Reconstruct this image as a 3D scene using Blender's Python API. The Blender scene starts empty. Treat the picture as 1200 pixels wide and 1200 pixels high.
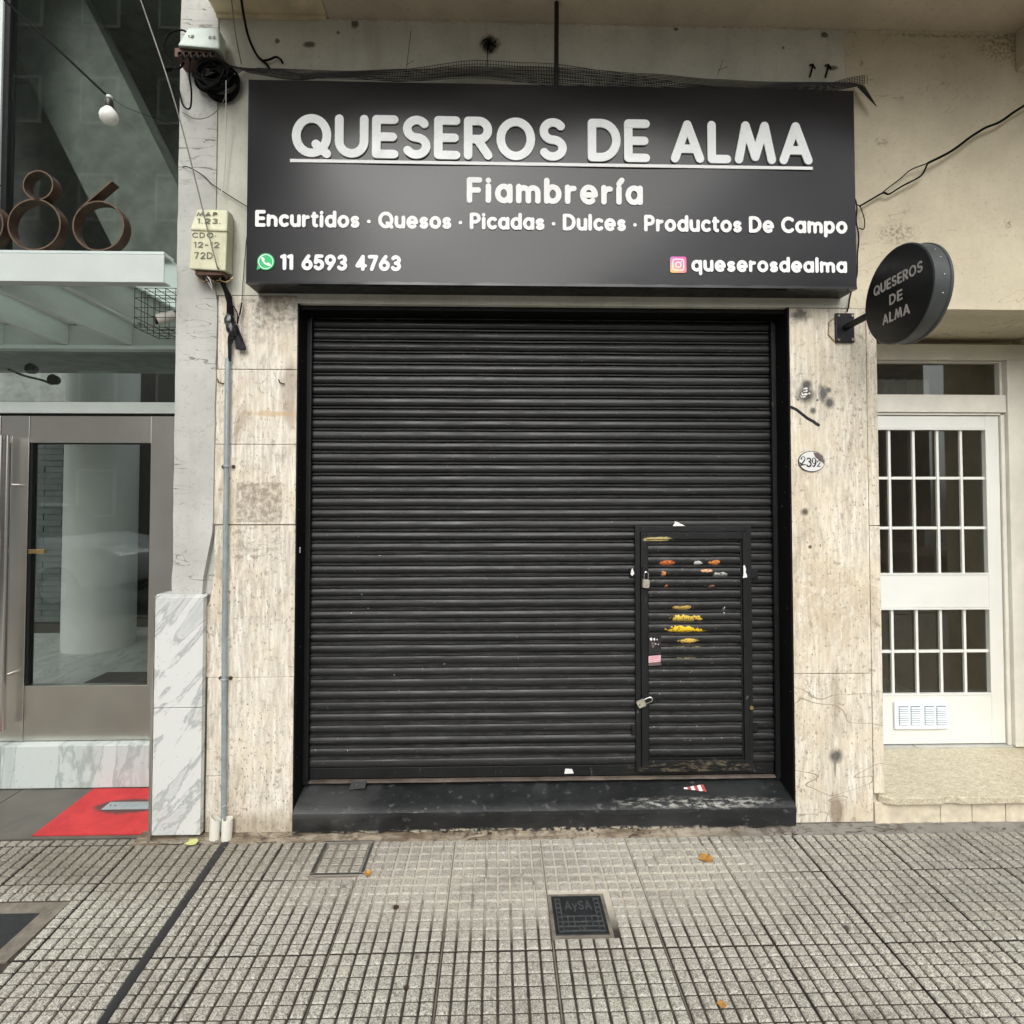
import bpy, math, random
from mathutils import Vector, Matrix, noise as mnoise
random.seed(7)
R = math.radians
scene = bpy.context.scene
COL = scene.collection

# ------------------------------------------------------------------ camera
cam_d = bpy.data.cameras.new('camera'); cam = bpy.data.objects.new('camera', cam_d); COL.objects.link(cam)
cam.location = (0.0, -2.73, 1.61)
cam.rotation_euler = (R(90 + 1.5), 0, R(-1.43))
cam_d.sensor_width = 36; cam_d.lens = 650 / 1200 * 36
cam_d.shift_y = -34 / 1200
cam_d.clip_start = 0.05; cam_d.clip_end = 500
scene.camera = cam
# ------------------------------------------------------------------ world, overcast
SUN_EL, SUN_AZ = 43, 192      # degrees; azimuth the light comes from, clockwise from +Y
world = bpy.data.worlds.new('World'); scene.world = world; world.use_nodes = True
wn = world.node_tree; wn.nodes.clear()
sky = wn.nodes.new('ShaderNodeTexSky'); sky.sky_type = 'NISHITA'; sky.sun_disc = False
sky.sun_elevation = R(SUN_EL); sky.sun_rotation = R(SUN_AZ); sky.air_density = 1.0; sky.dust_density = 3.0; sky.ozone_density = 1.0
hs = wn.nodes.new('ShaderNodeHueSaturation'); hs.inputs['Saturation'].default_value = 0.12
bg = wn.nodes.new('ShaderNodeBackground'); bg.inputs['Strength'].default_value = 0.12
wo = wn.nodes.new('ShaderNodeOutputWorld')
wn.links.new(sky.outputs[0], hs.inputs['Color']); wn.links.new(hs.outputs[0], bg.inputs[0]); wn.links.new(bg.outputs[0], wo.inputs[0])
sun_d = bpy.data.lights.new('sun', 'SUN'); sun_d.energy = 1.5; sun_d.angle = R(64); sun_d.color = (1.0, 0.97, 0.92)
sun = bpy.data.objects.new('sun', sun_d); COL.objects.link(sun)
az = R(SUN_AZ); el = R(SUN_EL)
dirv = Vector((math.sin(az) * math.cos(el), math.cos(az) * math.cos(el), math.sin(el)))
sun.rotation_euler = (-dirv).to_track_quat('-Z', 'Y').to_euler(); sun.location = dirv * 30
vs = scene.view_settings; vs.view_transform = 'Standard'; vs.look = 'None'; vs.gamma = 1; vs.exposure = 1.12
try: vs.use_curve_mapping = False
except Exception: pass

# ------------------------------------------------------------------ material helpers
class NT:
    def __init__(s, name):
        s.m = bpy.data.materials.new(name); s.m.use_nodes = True
        s.t = s.m.node_tree; s.t.nodes.clear()
        s.out = s.t.nodes.new('ShaderNodeOutputMaterial')
        s.P = s.t.nodes.new('ShaderNodeNewGeometry').outputs['Position']
    def n(s, ty, props=None, **ins):
        nd = s.t.nodes.new(ty)
        for k, v in (props or {}).items(): setattr(nd, k, v)
        for k, v in ins.items():
            key = int(k[1:]) if k[0] == 'i' and k[1:].isdigit() else k.replace('_', ' ')
            s.set(nd.inputs[key], v)
        return nd
    def set(s, inp, v):
        if isinstance(v, bpy.types.NodeSocket): s.t.links.new(v, inp)
        else:
            if inp.type == 'RGBA' and hasattr(v, '__len__') and len(v) == 3: v = (*v, 1)
            inp.default_value = v
    def scale(s, v, sc): return s.n('ShaderNodeVectorMath', {'operation': 'MULTIPLY'}, i0=v, i1=sc).outputs[0]
    def noise(s, v, scale=5, detail=4, rough=.55, dist=0):
        return s.n('ShaderNodeTexNoise', None, Vector=v, Scale=scale, Detail=detail, Roughness=rough, Distortion=dist).outputs['Fac']
    def voro(s, v, scale=5, feat='F1', out='Distance'):
        return s.n('ShaderNodeTexVoronoi', {'feature': feat}, Vector=v, Scale=scale).outputs[out]
    def mr(s, f, a, b, c=0., d=1.):
        return s.n('ShaderNodeMapRange', {'clamp': True}, i0=f, i1=a, i2=b, i3=c, i4=d).outputs[0]
    def math(s, op, a, b=0.):
        return s.n('ShaderNodeMath', {'operation': op}, i0=a, i1=b).outputs[0]
    def mix(s, f, a, b, mode='MIX'):
        nd = s.t.nodes.new('ShaderNodeMix'); nd.data_type = 'RGBA'; nd.blend_type = mode
        s.set(nd.inputs[0], f); s.set(nd.inputs[6], a); s.set(nd.inputs[7], b); return nd.outputs[2]
    def blob(s, c, r, soft=.5, wob=.35, ns=14, square=False):
        """1 inside an ellipsoid-shaped mark at a world place, ragged edge"""
        d = s.n('ShaderNodeVectorMath', {'operation': 'SUBTRACT'}, i0=s.P, i1=c).outputs[0]
        d = s.scale(d, tuple(1 / x for x in r))
        if square:
            a = s.n('ShaderNodeSeparateXYZ', None, Vector=d)
            l = s.math('MAXIMUM', s.math('ABSOLUTE', a.outputs[0]), s.math('ABSOLUTE', a.outputs[2]))
        else: l = s.n('ShaderNodeVectorMath', {'operation': 'LENGTH'}, i0=d).outputs['Value']
        l = s.math('ADD', l, s.math('MULTIPLY', s.math('SUBTRACT', s.noise(s.P, ns, 4), .5), wob * 2))
        return s.mr(l, 1 + soft * .5, 1 - soft * .5)
    def crack(s, sc, width=.01, cov=.55, dist=.6, covs=1.5):
        n = s.noise(s.scale(s.P, sc), 1, 3, .5, dist)
        line = s.mr(s.math('ABSOLUTE', s.math('SUBTRACT', n, .5)), width, width * .4)
        return s.math('MULTIPLY', line, s.mr(s.noise(s.P, covs, 2), cov, cov + .08))
    def bump(s, h, strength=.3, dist=.002, normal=None):
        nd = s.n('ShaderNodeBump', None, Strength=strength, Distance=dist, Height=h)
        if normal is not None: s.set(nd.inputs['Normal'], normal)
        return nd.outputs[0]
    def pbr(s, col, rough=.6, metal=0., normal=None, **kw):
        b = s.n('ShaderNodeBsdfPrincipled', None, Base_Color=col, Roughness=rough, Metallic=metal)
        if normal is not None: s.set(b.inputs['Normal'], normal)
        for k, v in kw.items(): s.set(b.inputs[k.replace('_', ' ')], v)
        s.t.links.new(b.outputs[0], s.out.inputs[0]); return s.m
    def val(s, v): nd = s.t.nodes.new('ShaderNodeValue'); nd.outputs[0].default_value = v; return nd.outputs[0]
    def rnd(s): return s.t.nodes.new('ShaderNodeObjectInfo').outputs['Random']

def plain(name, col, rough=.6, metal=0., var=.25, vs_=8, bump=.15, bs=90, **kw):
    """a plain coloured stuff with slight dirt and fine relief"""
    n = NT(name)
    f = n.noise(n.P, vs_, 5, .6)
    c = n.mix(n.mr(f, .3, .7), tuple(x * (1 - var) for x in col), tuple(min(1, x * (1 + var)) for x in col))
    r = n.mr(n.noise(n.P, vs_ * 3, 3), .3, .7, max(.03, rough - .08), min(1, rough + .08))
    return n.pbr(c, r, metal, n.bump(n.noise(n.P, bs, 3), bump, .002), **kw)

M = {}
# travertine: cream stone, vertical bedding, open pits, brown stains
def travertine(name, base, dark, streak=1.0):
    n = NT(name)
    st = n.noise(n.scale(n.P, (26, 26, 2.2)), 1, 6, .62, .8)
    st2 = n.noise(n.scale(n.P, (70, 70, 9)), 1, 4, .6, .3)
    bl = n.noise(n.P, 4.5, 5, .6, .6)
    c = n.mix(n.mr(st, .36, .66), dark, base)
    c = n.mix(n.mr(st2, .38, .56, .62 * streak, 0), c, tuple(x * .74 for x in dark))
    c = n.mix(n.mr(bl, .42, .66, 0, .45), c, tuple(x * y for x, y in zip(base, (.95, .86, .72))))
    c = n.mix(n.mr(n.rnd(), 0, 1, 0, .25), c, tuple(x * y for x, y in zip(base, (.80, .77, .72))))
    pits = n.mr(n.noise(n.scale(n.P, (105, 105, 50)), 1, 3, .6), .60, .66)
    pitz = n.mr(n.noise(n.P, 2.3, 3), .36, .55)
    pm = n.math('MULTIPLY', pits, pitz)
    c = n.mix(n.math('MULTIPLY', pm, .75), c, (.10, .075, .05))
    gr = n.mr(n.noise(n.scale(n.P, (9, 9, 3)), 1, 6, .7, 1.0), .55, .68, 0, .55)
    c = n.mix(gr, c, (.27, .21, .15))
    c = n.mix(n.mr(n.noise(n.scale(n.P, (3, 3, 1.6)), 1, 5, .6, 1.5), .54, .70, 0, .45), c, (.52, .42, .28))
    c = n.mix(n.mr(n.noise(n.P, 26, 6, .75, .5), .57, .64, 0, .6), c, (.22, .17, .125))
    return n, c, pm, st2
def finish_trav(n, c, pm, st2, r=.62):
    h = n.math('SUBTRACT', n.math('MULTIPLY', st2, .35), n.math('MULTIPLY', pm, 1.6))
    return n.pbr(c, r, 0, n.bump(h, .5, .002))
n, c, pm, st2 = travertine('travertine_left', (.86, .83, .75), (.60, .54, .44), 1.2)
# rust and dirt of its own shape
c = n.mix(n.math('MULTIPLY', n.blob((-1.163, 0, 1.587), (.110, .1, .097), .06, .04, 30, True), n.mr(n.noise(n.P, 34, 5, .7), .42, .56, .15, .8)), c, (.27, .22, .16))
c = n.mix(n.math('MULTIPLY', n.blob((-1.02, 0, 2.13), (.035, .1, .16), .5, .6, 9), .6), c, (.33, .26, .20))
c = n.mix(n.math('MULTIPLY', n.blob((-1.10, 0, 2.53), (.17, .1, .10), .9, .5, 9), n.mr(n.noise(n.P, 30, 5, .7), .45, .62, .1, .85)), c, (.16, .12, .09))
c = n.mix(n.math('MULTIPLY', n.blob((-1.165, 0, 1.39), (.125, .1, .085), .3, .15, 26, True), n.mr(n.noise(n.scale(n.P, (30, 30, 60)), 1, 5, .7), .5, .62, 0, .6)), c, (.22, .18, .15))
c = n.mix(n.math('MULTIPLY', n.blob((-1.09, 0, 2.02), (.13, .1, .012), .8, .9, 12), .6), c, (.55, .36, .17))
c = n.mix(n.math('MULTIPLY', n.blob((-1.20, 0, .04), (.4, .1, .05), .9, .8, 9), .55), c, (.28, .22, .14))
M['trav_l'] = finish_trav(n, c, pm, st2)
n, c, pm, st2 = travertine('travertine_right', (.82, .785, .69), (.57, .505, .40), 1.2)
for ctr, r, s_, colr, wob in [((1.54, 0, 2.125), (.042, .1, .040), .9, (.015, .015, .016), .3), ((1.545, 0, 2.175), (.024, .1, .022), .8, (.04, .04, .04), .4),
        ((1.628, 0, 2.13), (.020, .1, .042), .7, (.07, .07, .075), .7), ((1.655, 0, 2.15), (.014, .1, .012), .7, (.09, .09, .09), .5), ((1.662, 0, 2.085), (.022, .1, .026), .7, (.06, .06, .06), .5),
        ((1.577, 0, 2.045), (.015, .1, .015), .6, (.07, .07, .07), .4), ((1.527, 0, 1.538), (.018, .1, .017), .5, (.05, .035, .025), .5), ((1.551, 0, 1.364), (.008, .1, .008), .5, (.03, .02, .02), .3),
        ((1.60, 0, 2.098), (.006, .1, .006), .5, (.03, .03, .03), .2), ((1.500, 0, 2.10), (.005, .1, .005), .5, (.1, .08, .06), .2),
        ((1.668, 0, .335), (.030, .1, .032), .4, (.055, .055, .055), .35), ((1.662, 0, .28), (.006, .1, .045), .8, (.2, .17, .14), .5), ((1.516, 0, 2.53), (.045, .1, .030), .9, (.07, .06, .05), .8)]:
    c = n.mix(n.math('MULTIPLY', n.blob(ctr, r, .9, wob * 1.3, 34), .9), c, colr)
# drip stains and the crossed scrape marks
c = n.mix(n.math('MULTIPLY', n.blob((1.668, 0, .62), (.020, .1, .16), .9, .7, 12), .5), c, (.24, .18, .11))
c = n.mix(n.math('MULTIPLY', n.blob((1.665, 0, .07), (.034, .1, .09), .6, .5, 14), .7), c, (.20, .14, .09))
ckm = n.math('MULTIPLY', n.crack((1.6, 1, 3.4), .0045, .40, .5, 1.1), n.blob((1.66, 0, .32), (.30, .2, .42), .3, .2, 4))
c = n.mix(n.math('MULTIPLY', ckm, .7), c, (.22, .16, .11))
c = n.mix(n.math('MULTIPLY', n.math('MULTIPLY', n.blob((1.65, 0, 1.10), (.23, .2, .16), .6, .5, 4), n.mr(n.noise(n.P, 9, 2, .5, 2.2), .47, .52)), .45), c, (.50, .40, .27))
c = n.mix(n.math('MULTIPLY', n.math('MULTIPLY', n.blob((1.76, 0, 1.95), (.10, .2, .26), .6, .5, 4), n.mr(n.noise(n.scale(n.P, (60, 1, 30)), 1, 5, .7), .56, .60)), .6), c, (.16, .12, .10))
M['trav_r'] = finish_trav(n, c, pm, st2)
M['trav_edge'] = plain('travertine_riser', (.62, .55, .42), .7, var=.22, vs_=14)

# grey cement render with hairline cracks
def render_wall(name, base, crackc=True, warm=None):
    n = NT(name)
    f = n.noise(n.P, 3.2, 6, .62)
    c = n.mix(n.mr(f, .3, .7), tuple(x * .82 for x in base), tuple(x * 1.08 for x in base))
    c = n.mix(n.mr(n.noise(n.P, 42, 5, .7), .56, .68, 0, .35), c, tuple(x * .45 for x in base))
    c = n.mix(n.mr(n.noise(n.scale(n.P, (7, 7, 1.2)), 1, 5, .65), .5, .72, 0, .35), c, warm or tuple(x * .62 for x in base))
    c = n.mix(n.mr(n.noise(n.P, 120, 2, .5), .70, .74, 0, .7), c, (.05, .045, .04))
    h = n.noise(n.P, 70, 4, .6)
    if crackc:
        ck = n.crack((3.2, 1, 19), .011, .50, .45, 2.6)
        ck2 = n.crack((4, 1, 9), .004, .53, .9, 2.0)
        ck = n.math('MAXIMUM', ck, ck2)
        c = n.mix(n.math('MULTIPLY', ck, .7), c, (.11, .10, .085))
        h = n.math('SUBTRACT', n.math('MULTIPLY', h, .4), ck)
    return n, c, h
n, c, h = render_wall('grey_render', (.50, .50, .465))
M['render'] = n.pbr(c, .85, 0, n.bump(h, .5, .003))
n, c, h = render_wall('pale_green_grey_render', (.62, .62, .53), False, (.30, .28, .22))
for ctr, r in [((-.043, 0, 3.886), (.045, .1, .045)), ((-.94, 0, 3.867), (.030, .1, .016)), ((-.717, 0, 3.976), (.018, .1, .024)), ((-1.10, 0, 3.88), (.012, .1, .012)), ((-.80, 0, 3.93), (.008, .1, .008)), ((1.663, 0, 3.97), (.02, .1, .015)), ((1.45, 0, 3.90), (.007, .1, .007)), ((1.70, 0, 3.80), (.03, .1, .012)), ((.9, 0, 3.985), (.012, .1, .01))]:
    c = n.mix(n.math('MULTIPLY', n.blob(ctr, r, .6, .45, 40), .85), c, (.06, .05, .035))
M['upper'] = n.pbr(c, .85, 0, n.bump(h, .35, .003))
n, c, h = render_wall('beige_stucco', (.63, .565, .42), False, (.50, .42, .285))
ck = n.crack((2.2, 1, 5), .005, .46, 1.0, 1.4)
c = n.mix(n.math('MULTIPLY', ck, .45), c, (.2, .15, .09))
for ctr, r in [((1.95, 0, 3.42), (.035, .1, .02)), ((2.02, 0, 2.95), (.09, .1, .05)), ((2.0, 0, 3.97), (.012, .1, .01)), ((1.85, 0, 3.83), (.012, .1, .02)), ((2.06, 0, 3.65), (.01, .1, .008)), ((2.30, 0, 2.78), (.02, .1, .01)), ((2.6, 0, 3.0), (.02, .1, .03)), ((2.3, 0, 3.98), (.3, .1, .012)), ((2.6, 0, 3.93), (.14, .1, .08))]:
    c = n.mix(n.math('MULTIPLY', n.math('MULTIPLY', n.blob(ctr, r, .9, .8, 30), n.mr(n.noise(n.P, 60, 4, .7), .45, .6)), .7), c, (.14, .10, .06))
M['stucco'] = n.pbr(c, .88, 0, n.bump(h, .35, .003))
n, c, h = render_wall('soffit_paint', (.56, .48, .37), False)
M['soffit'] = n.pbr(c, .85, 0, n.bump(h, .3, .003))
M['corbel'] = plain('ochre_stone', (.60, .50, .33), .7, var=.2, vs_=9)

# white veined marble
def marble(name, base=(.66, .665, .64), vein=(.30, .33, .33), tilt=.9, fs=.8):
    n = NT(name)
    rot = n.n('ShaderNodeMapping', None, Vector=n.P, Rotation=(0, tilt, .3)).outputs[0]
    w = n.noise(n.scale(rot, (1.6 * fs, 3 * fs, 9 * fs)), 1.0, 6, .6, .9)
    line = n.mr(n.math('ABSOLUTE', n.math('SUBTRACT', w, .52)), .035, .004)
    soft = n.mr(w, .50, .64, 0, .45)
    c = n.mix(soft, base, vein)
    c = n.mix(n.math('MULTIPLY', line, .6), c, tuple(x * .8 for x in vein))
    c = n.mix(n.mr(n.noise(n.P, 60, 3, .6), .66, .72, 0, .4), c, (.12, .11, .10))
    return n.pbr(c, .32, 0)
M['marble'] = marble('white_marble')
M['marble2'] = marble('white_marble_threshold', (.56, .61, .59), (.30, .36, .35), 1.45, .45)
n = NT('granite_step')
g1 = n.noise(n.scale(n.P, (38, 60, 60)), 1, 5, .7, 1.2)
c = n.mix(n.mr(g1, .38, .62), (.40, .345, .235), (.64, .59, .46))
c = n.mix(n.mr(n.noise(n.P, 170, 3), .58, .66, 0, .5), c, (.16, .12, .07))
c = n.mix(n.mr(n.noise(n.P, 3, 4), .5, .7, 0, .35), c, (.30, .24, .15))
M['granite'] = n.pbr(c, .38, 0, n.bump(g1, .15, .001))

# pavement
def pane_mat():
    n = NT('pavement_pane')
    big = n.noise(n.P, 1.1, 4, .6)
    sp = n.noise(n.P, 210, 3, .65)
    v = n.voro(n.P, 150, 'F1', 'Color')
    vv = n.n('ShaderNodeSeparateColor', None, Color=v).outputs[0]
    c = n.mix(n.mr(big, .35, .65), (.30, .298, .245), (.40, .397, .335))
    c = n.mix(n.mr(n.rnd(), 0, 1, 0, .6), c, (.27, .245, .215))
    c = n.mix(n.mr(n.rnd(), .86, .88, 0, .35), c, (.46, .46, .43))
    c = n.mix(n.mr(sp, .52, .62, 0, .85), c, (.64, .62, .54))
    c = n.mix(n.mr(sp, .45, .36, 0, .85), c, (.085, .08, .065))
    c = n.mix(n.mr(vv, .82, .9, 0, .5), c, (.64, .62, .55))
    c = n.mix(n.mr(vv, .14, .08, 0, .55), c, (.09, .08, .07))
    worn = n.blob((.25, -.35, 0), (1.05, .40, 1), .9, .5, 3)
    c = n.mix(n.math('MULTIPLY', worn, .38), c, (.42, .38, .335))
    damp = n.mr(n.noise(n.scale(n.P, (1.2, 2.4, 1)), 1, 6, .7, .8), .50, .68, 0, .45)
    c = n.mix(damp, c, (.125, .11, .088))
    c = n.mix(n.math('MULTIPLY', n.blob((-1.7, -.15, 0), (.9, .22, 1), 1.0, .6, 4), .55), c, (.12, .095, .065))
    c = n.mix(n.math('MULTIPLY', n.blob((2.3, -.35, 0), (.9, .35, 1), 1.0, .6, 3), .35), c, (.17, .165, .15))
    c = n.mix(n.mr(n.voro(n.P, 3.3), .06, .03, 0, .8), c, (.045, .04, .035))
    c = n.mix(n.mr(n.noise(n.P, 13, 5, .7), .60, .68, 0, .5), c, (.11, .09, .065))
    return n.pbr(c, n.mr(sp, .3, .7, .5, .8), 0, n.bump(sp, .4, .0015))
def groove_mat():
    n = NT('pavement_groove')
    worn = n.blob((.22, -.27, 0), (1.0, .30, 1), .6, .5, 4)
    pat = n.mr(n.noise(n.P, 5, 4, .65), .30, .46)
    c = n.mix(n.mr(n.noise(n.P, 25, 4), .35, .65), (.022, .018, .013), (.060, .050, .035))
    c = n.mix(n.math('MULTIPLY', worn, pat), c, (.50, .455, .38))
    return n.pbr(c, .9, 0)
M['pane'] = pane_mat(); M['groove'] = groove_mat()
n = NT('mortar')
f = n.noise(n.P, 16, 6, .7)
c = n.mix(n.mr(n.noise(n.scale(n.P, (3.2, 14, 1)), 1, 5, .65), .40, .60), (.13, .095, .06), (.36, .31, .235))
sx = n.n('ShaderNodeSeparateXYZ', None, Vector=n.P)
c = n.mix(n.mr(sx.outputs[0], .8, 1.5), c, n.mix(n.noise(n.P, 9, 4), (.12, .115, .10), (.27, .26, .23)))
c = n.mix(n.mr(f, .50, .62, 0, .75), c, (.07, .05, .035))
c = n.mix(n.crack((3, 16, 1), .012, .42, .8, 2), c, (.05, .035, .025))
M['mortar'] = n.pbr(c, .92, 0, n.bump(f, .8, .006))
n = NT('entrance_paving')
f = n.noise(n.P, 7, 6, .65)
c = n.mix(n.mr(f, .3, .7), (.075, .07, .058), (.135, .125, .105))
M['slate'] = n.pbr(c, n.mr(f, .3, .7, .35, .7), 0, n.bump(n.noise(n.P, 60, 4), .25, .002))
n = NT('red_paint')
f = n.noise(n.P, 55, 4, .7)
c = n.mix(n.mr(n.noise(n.P, 9, 4), .3, .7), (.42, .013, .018), (.58, .030, .035))
ed = n.math('SUBTRACT', 1, n.blob((-1.82, .215, 0), (.22, .09, 1), .5, .4, 18))
plate = n.blob((-1.92, .25, 0), (.17, .07, 1), .25, .3, 22)
c = n.mix(n.math('MULTIPLY', plate, .9), c, (.05, .035, .03))
c = n.mix(n.mr(f, .62, .66, 0, .85), c, (.08, .02, .02))
M['red'] = n.pbr(c, .55, 0, n.bump(f, .4, .002))
M['asphalt'] = plain('asphalt', (.05, .05, .05), .85, bs=150, bump=.5)
M['oldcement'] = plain('old_cement', (.17, .15, .12), .9, var=.4, vs_=18, bump=.5, bs=50)
M['tar'] = plain('tar_joint', (.018, .018, .02), .6)
M['concrete'] = plain('concrete', (.24, .22, .18), .85, var=.3, vs_=12)

# metals, paints, plastics
def black_paint(name, base, rough, worn=.0, wc=(.35, .36, .34), ws=(30, 30, 30), th=.66):
    n = NT(name)
    f = n.noise(n.P, 10, 5, .6)
    c = n.mix(n.mr(f, .3, .7), tuple(x * .7 for x in base), tuple(x * 1.4 for x in base))
    if worn:
        w = n.mr(n.noise(n.scale(n.P, ws), 1, 5, .7), th, th + .05, 0, worn)
        c = n.mix(w, c, wc)
    return n, c, f
n, c, f = black_paint('shutter_slat_paint', (.0095, .0098, .0102), .4, .35, (.085, .082, .076), (3, 20, 90), .60)
c = n.mix(n.mr(n.rnd(), .6, 1, 0, .5), c, (.019, .019, .0185))
c = n.mix(n.mr(n.noise(n.scale(n.P, (7, 7, 45)), 1, 5, .7), .62, .68, 0, .5), c, (.075, .055, .040))
c = n.mix(n.mr(n.noise(n.P, 130, 2), .735, .755, 0, .8), c, (.45, .45, .42))
dust = n.mr(n.noise(n.scale(n.P, (2, 2, 5)), 1, 5, .6), .45, .7, 0, .5)
c = n.mix(dust, c, (.026, .027, .0265))
M['slat'] = n.pbr(c, n.mr(n.noise(n.scale(n.P, (6, 6, 30)), 1, 4), .3, .7, .34, .58), 0, n.bump(n.noise(n.scale(n.P, (9, 9, 60)), 1, 3), .12, .002))
# the wicket slats carry chips of older yellow and orange paint
n, c, f = black_paint('wicket_slat_paint', (.0095, .0098, .0102), .4, .3, (.14, .14, .13), (5, 20, 60), .66)
for ctr, r, colr in [((.965, .1, .985), (.075, .2, .018), (.72, .50, .08)), ((.96, .1, .927), (.085, .2, .021), (.85, .55, .02)), ((.985, .1, .872), (.045, .2, .014), (.72, .50, .10)),
        ((.95, .1, 1.04), (.05, .2, .012), (.55, .38, .10)), ((.97, .1, .905), (.12, .2, .005), (.6, .45, .1)), ((.99, .1, .845), (.08, .2, .005), (.6, .5, .2)), ((.98, .1, .785), (.06, .2, .004), (.5, .4, .15)),
        ((.875, .1, 1.270), (.046, .2, .014), (.75, .20, .05)), ((1.12, .1, 1.272), (.028, .2, .015), (.78, .27, .06)), ((1.035, .1, 1.272), (.020, .2, .010), (.7, .7, .68)), ((.855, .1, 1.215), (.013, .2, .013), (.75, .30, .12)),
        ((.868, .1, 1.150), (.008, .2, .013), (.6, .22, .10)), ((1.145, .1, 1.21), (.038, .2, .014), (.55, .56, .54)), ((1.08, .1, 1.232), (.026, .2, .007), (.7, .38, .22)), ((1.17, .1, 1.03), (.006, .2, .016), (.7, .7, .66)), ((1.105, .1, 1.15), (.016, .2, .007), (.6, .3, .2))]:
    c = n.mix(n.math('MULTIPLY', n.blob(ctr, r, .15, 1.1, 42), n.mr(n.noise(n.P, 95, 5, .75), .42, .46)), c, colr)
c = n.mix(n.mr(n.noise(n.P, 130, 2), .72, .745, 0, .85), c, (.6, .6, .56))
M['slatedge'] = plain('worn_slat_lip', (.027, .027, .0265), .42, var=.6, vs_=14)
M['wslat'] = n.pbr(c, .42, 0)
n, c, f = black_paint('black_frame_paint', (.008, .0085, .009), .45, .6, (.22, .21, .17), (34, 34, 16), .655)
c = n.mix(n.math('MULTIPLY', n.blob((1.02, .1, .235), (.30, .2, .03), .6, .8, 25), n.mr(n.noise(n.scale(n.P, (20, 20, 60)), 1, 5, .7), .5, .6, 0, .8)), c, (.13, .105, .07))
c = n.mix(n.math('MULTIPLY', n.blob((.82, .1, 1.395), (.07, .2, .012), .4, .6, 45), .8), c, (.60, .50, .22))
M['bframe'] = n.pbr(c, .5, 0, n.bump(n.noise(n.P, 80, 4), .5, .003), Specular_IOR_Level=.35)
n, c, f = black_paint('black_jamb_paint', (.004, .004, .004), .55, .4, (.13, .12, .10), (50, 50, 14), .70)
M['bjamb'] = n.pbr(c, .6, 0, n.bump(n.noise(n.P, 60, 5, .7), .5, .003), Specular_IOR_Level=.2)
n, c, f = black_paint('black_step_paint', (.010, .011, .012), .5, .6, (.11, .11, .105), (24, 30, 30), .60)
worn = n.math('MULTIPLY', n.blob((.99, -.005, .122), (.34, .035, .020), .7, .6, 18), n.mr(n.noise(n.scale(n.P, (22, 60, 60)), 1, 6, .75), .47, .60))
c = n.mix(worn, c, (.42, .42, .38))
c = n.mix(n.math('MULTIPLY', n.blob((-.85, 0, .12), (.22, .15, .06), .8, .6, 9), .35), c, (.11, .11, .105))
c = n.mix(n.mr(n.noise(n.scale(n.P, (2, 6, 6)), 1, 5, .6), .45, .70, 0, .55), c, (.040, .043, .044))
c = n.mix(n.math('MULTIPLY', n.blob((.10, -.03, .012), (.9, .1, .012), .6, .9, 8), n.mr(n.noise(n.P, 30, 5, .7), .48, .56)), c, (.42, .38, .30))
M['bstep'] = n.pbr(c, n.mr(n.noise(n.P, 9, 4), .3, .7, .34, .62), 0, n.bump(n.noise(n.P, 50, 5, .7), .5, .004))
n = NT('sign_vinyl')
f = n.noise(n.P, 2, 4, .6)
c = n.mix(n.mr(f, .3, .7), (.0075, .0075, .009), (.0105, .010, .012))
c = n.mix(n.mr(n.noise(n.P, 90, 3), .70, .74, 0, .3), c, (.12, .12, .12))
M['vinyl'] = n.pbr(c, .23, 0, n.bump(n.noise(n.scale(n.P, (3, 1, 5)), 1, 3), .06, .01), Specular_IOR_Level=.38)
M['black'] = plain('black_metal', (.008, .0085, .009), .4, Specular_IOR_Level=.35)
M['drum'] = plain('lit_black_drum', (.050, .056, .056), .42)  # greyer than the sign face: the light on its rim is painted in
M['rubber'] = plain('black_cable', (.004, .004, .004), .8, Specular_IOR_Level=.15)
M['tape'] = plain('glossy_black_tape', (.014, .015, .018), .22)
M['graywire'] = plain('galvanised_wire', (.20, .19, .17), .5, .4)
M['whitewire'] = plain('white_wire', (.55, .55, .52), .5)
M['net'] = plain('plastic_net', (.028, .027, .025), .6)
M['acryl'] = plain('white_acrylic', (.84, .87, .87), .3, var=.04)
M['acryl_edge'] = plain('white_acrylic_rim', (.86, .88, .88), .4, var=.03)
M['print'] = plain('white_print', (.88, .88, .87), .45, var=.02, bump=0)
M['discprint'] = plain('grey_print', (.40, .38, .36), .5, var=.08, bump=0)
M['green'] = plain('green_print', (.02, .50, .16), .4, var=.05, bump=0)
M['ink'] = plain('stencil_ink', (.17, .17, .12), .7, var=.3, vs_=60)
M['inkblack'] = plain('black_enamel', (.012, .012, .014), .4)
n = NT('gradient_print')
sx = n.n('ShaderNodeSeparateXYZ', None, Vector=n.P)
u = n.mr(sx.outputs[0], .819, .897); v = n.mr(sx.outputs[2], 2.681, 2.759)
c = n.mix(v, (.95, .62, .12), (.62, .12, .55)); c = n.mix(n.math('MULTIPLY', u, .75), c, (.85, .10, .32))
M['insta'] = n.pbr(c, .45)
def brushed(name, base, rough, sc):
    n = NT(name)
    f = n.noise(n.scale(n.P, sc), 1, 3, .5)
    return n.pbr(n.mix(n.mr(n.noise(n.P, 1.7, 3), .3, .7), tuple(x * .85 for x in base), tuple(x * 1.1 for x in base)), n.mr(f, .3, .7, rough - .015, rough + .02), 1.0)
M['steel'] = brushed('brushed_steel', (.72, .70, .655), .30, (160, 160, 2))
M['steelh'] = brushed('brushed_steel_rail', (.66, .64, .59), .32, (200, 3, 3))
M['polished'] = brushed('polished_steel', (.72, .71, .69), .16, (3, 3, 60))
M['alu'] = plain('pale_aluminium', (.62, .70, .68), .42, .25, var=.05)
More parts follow.
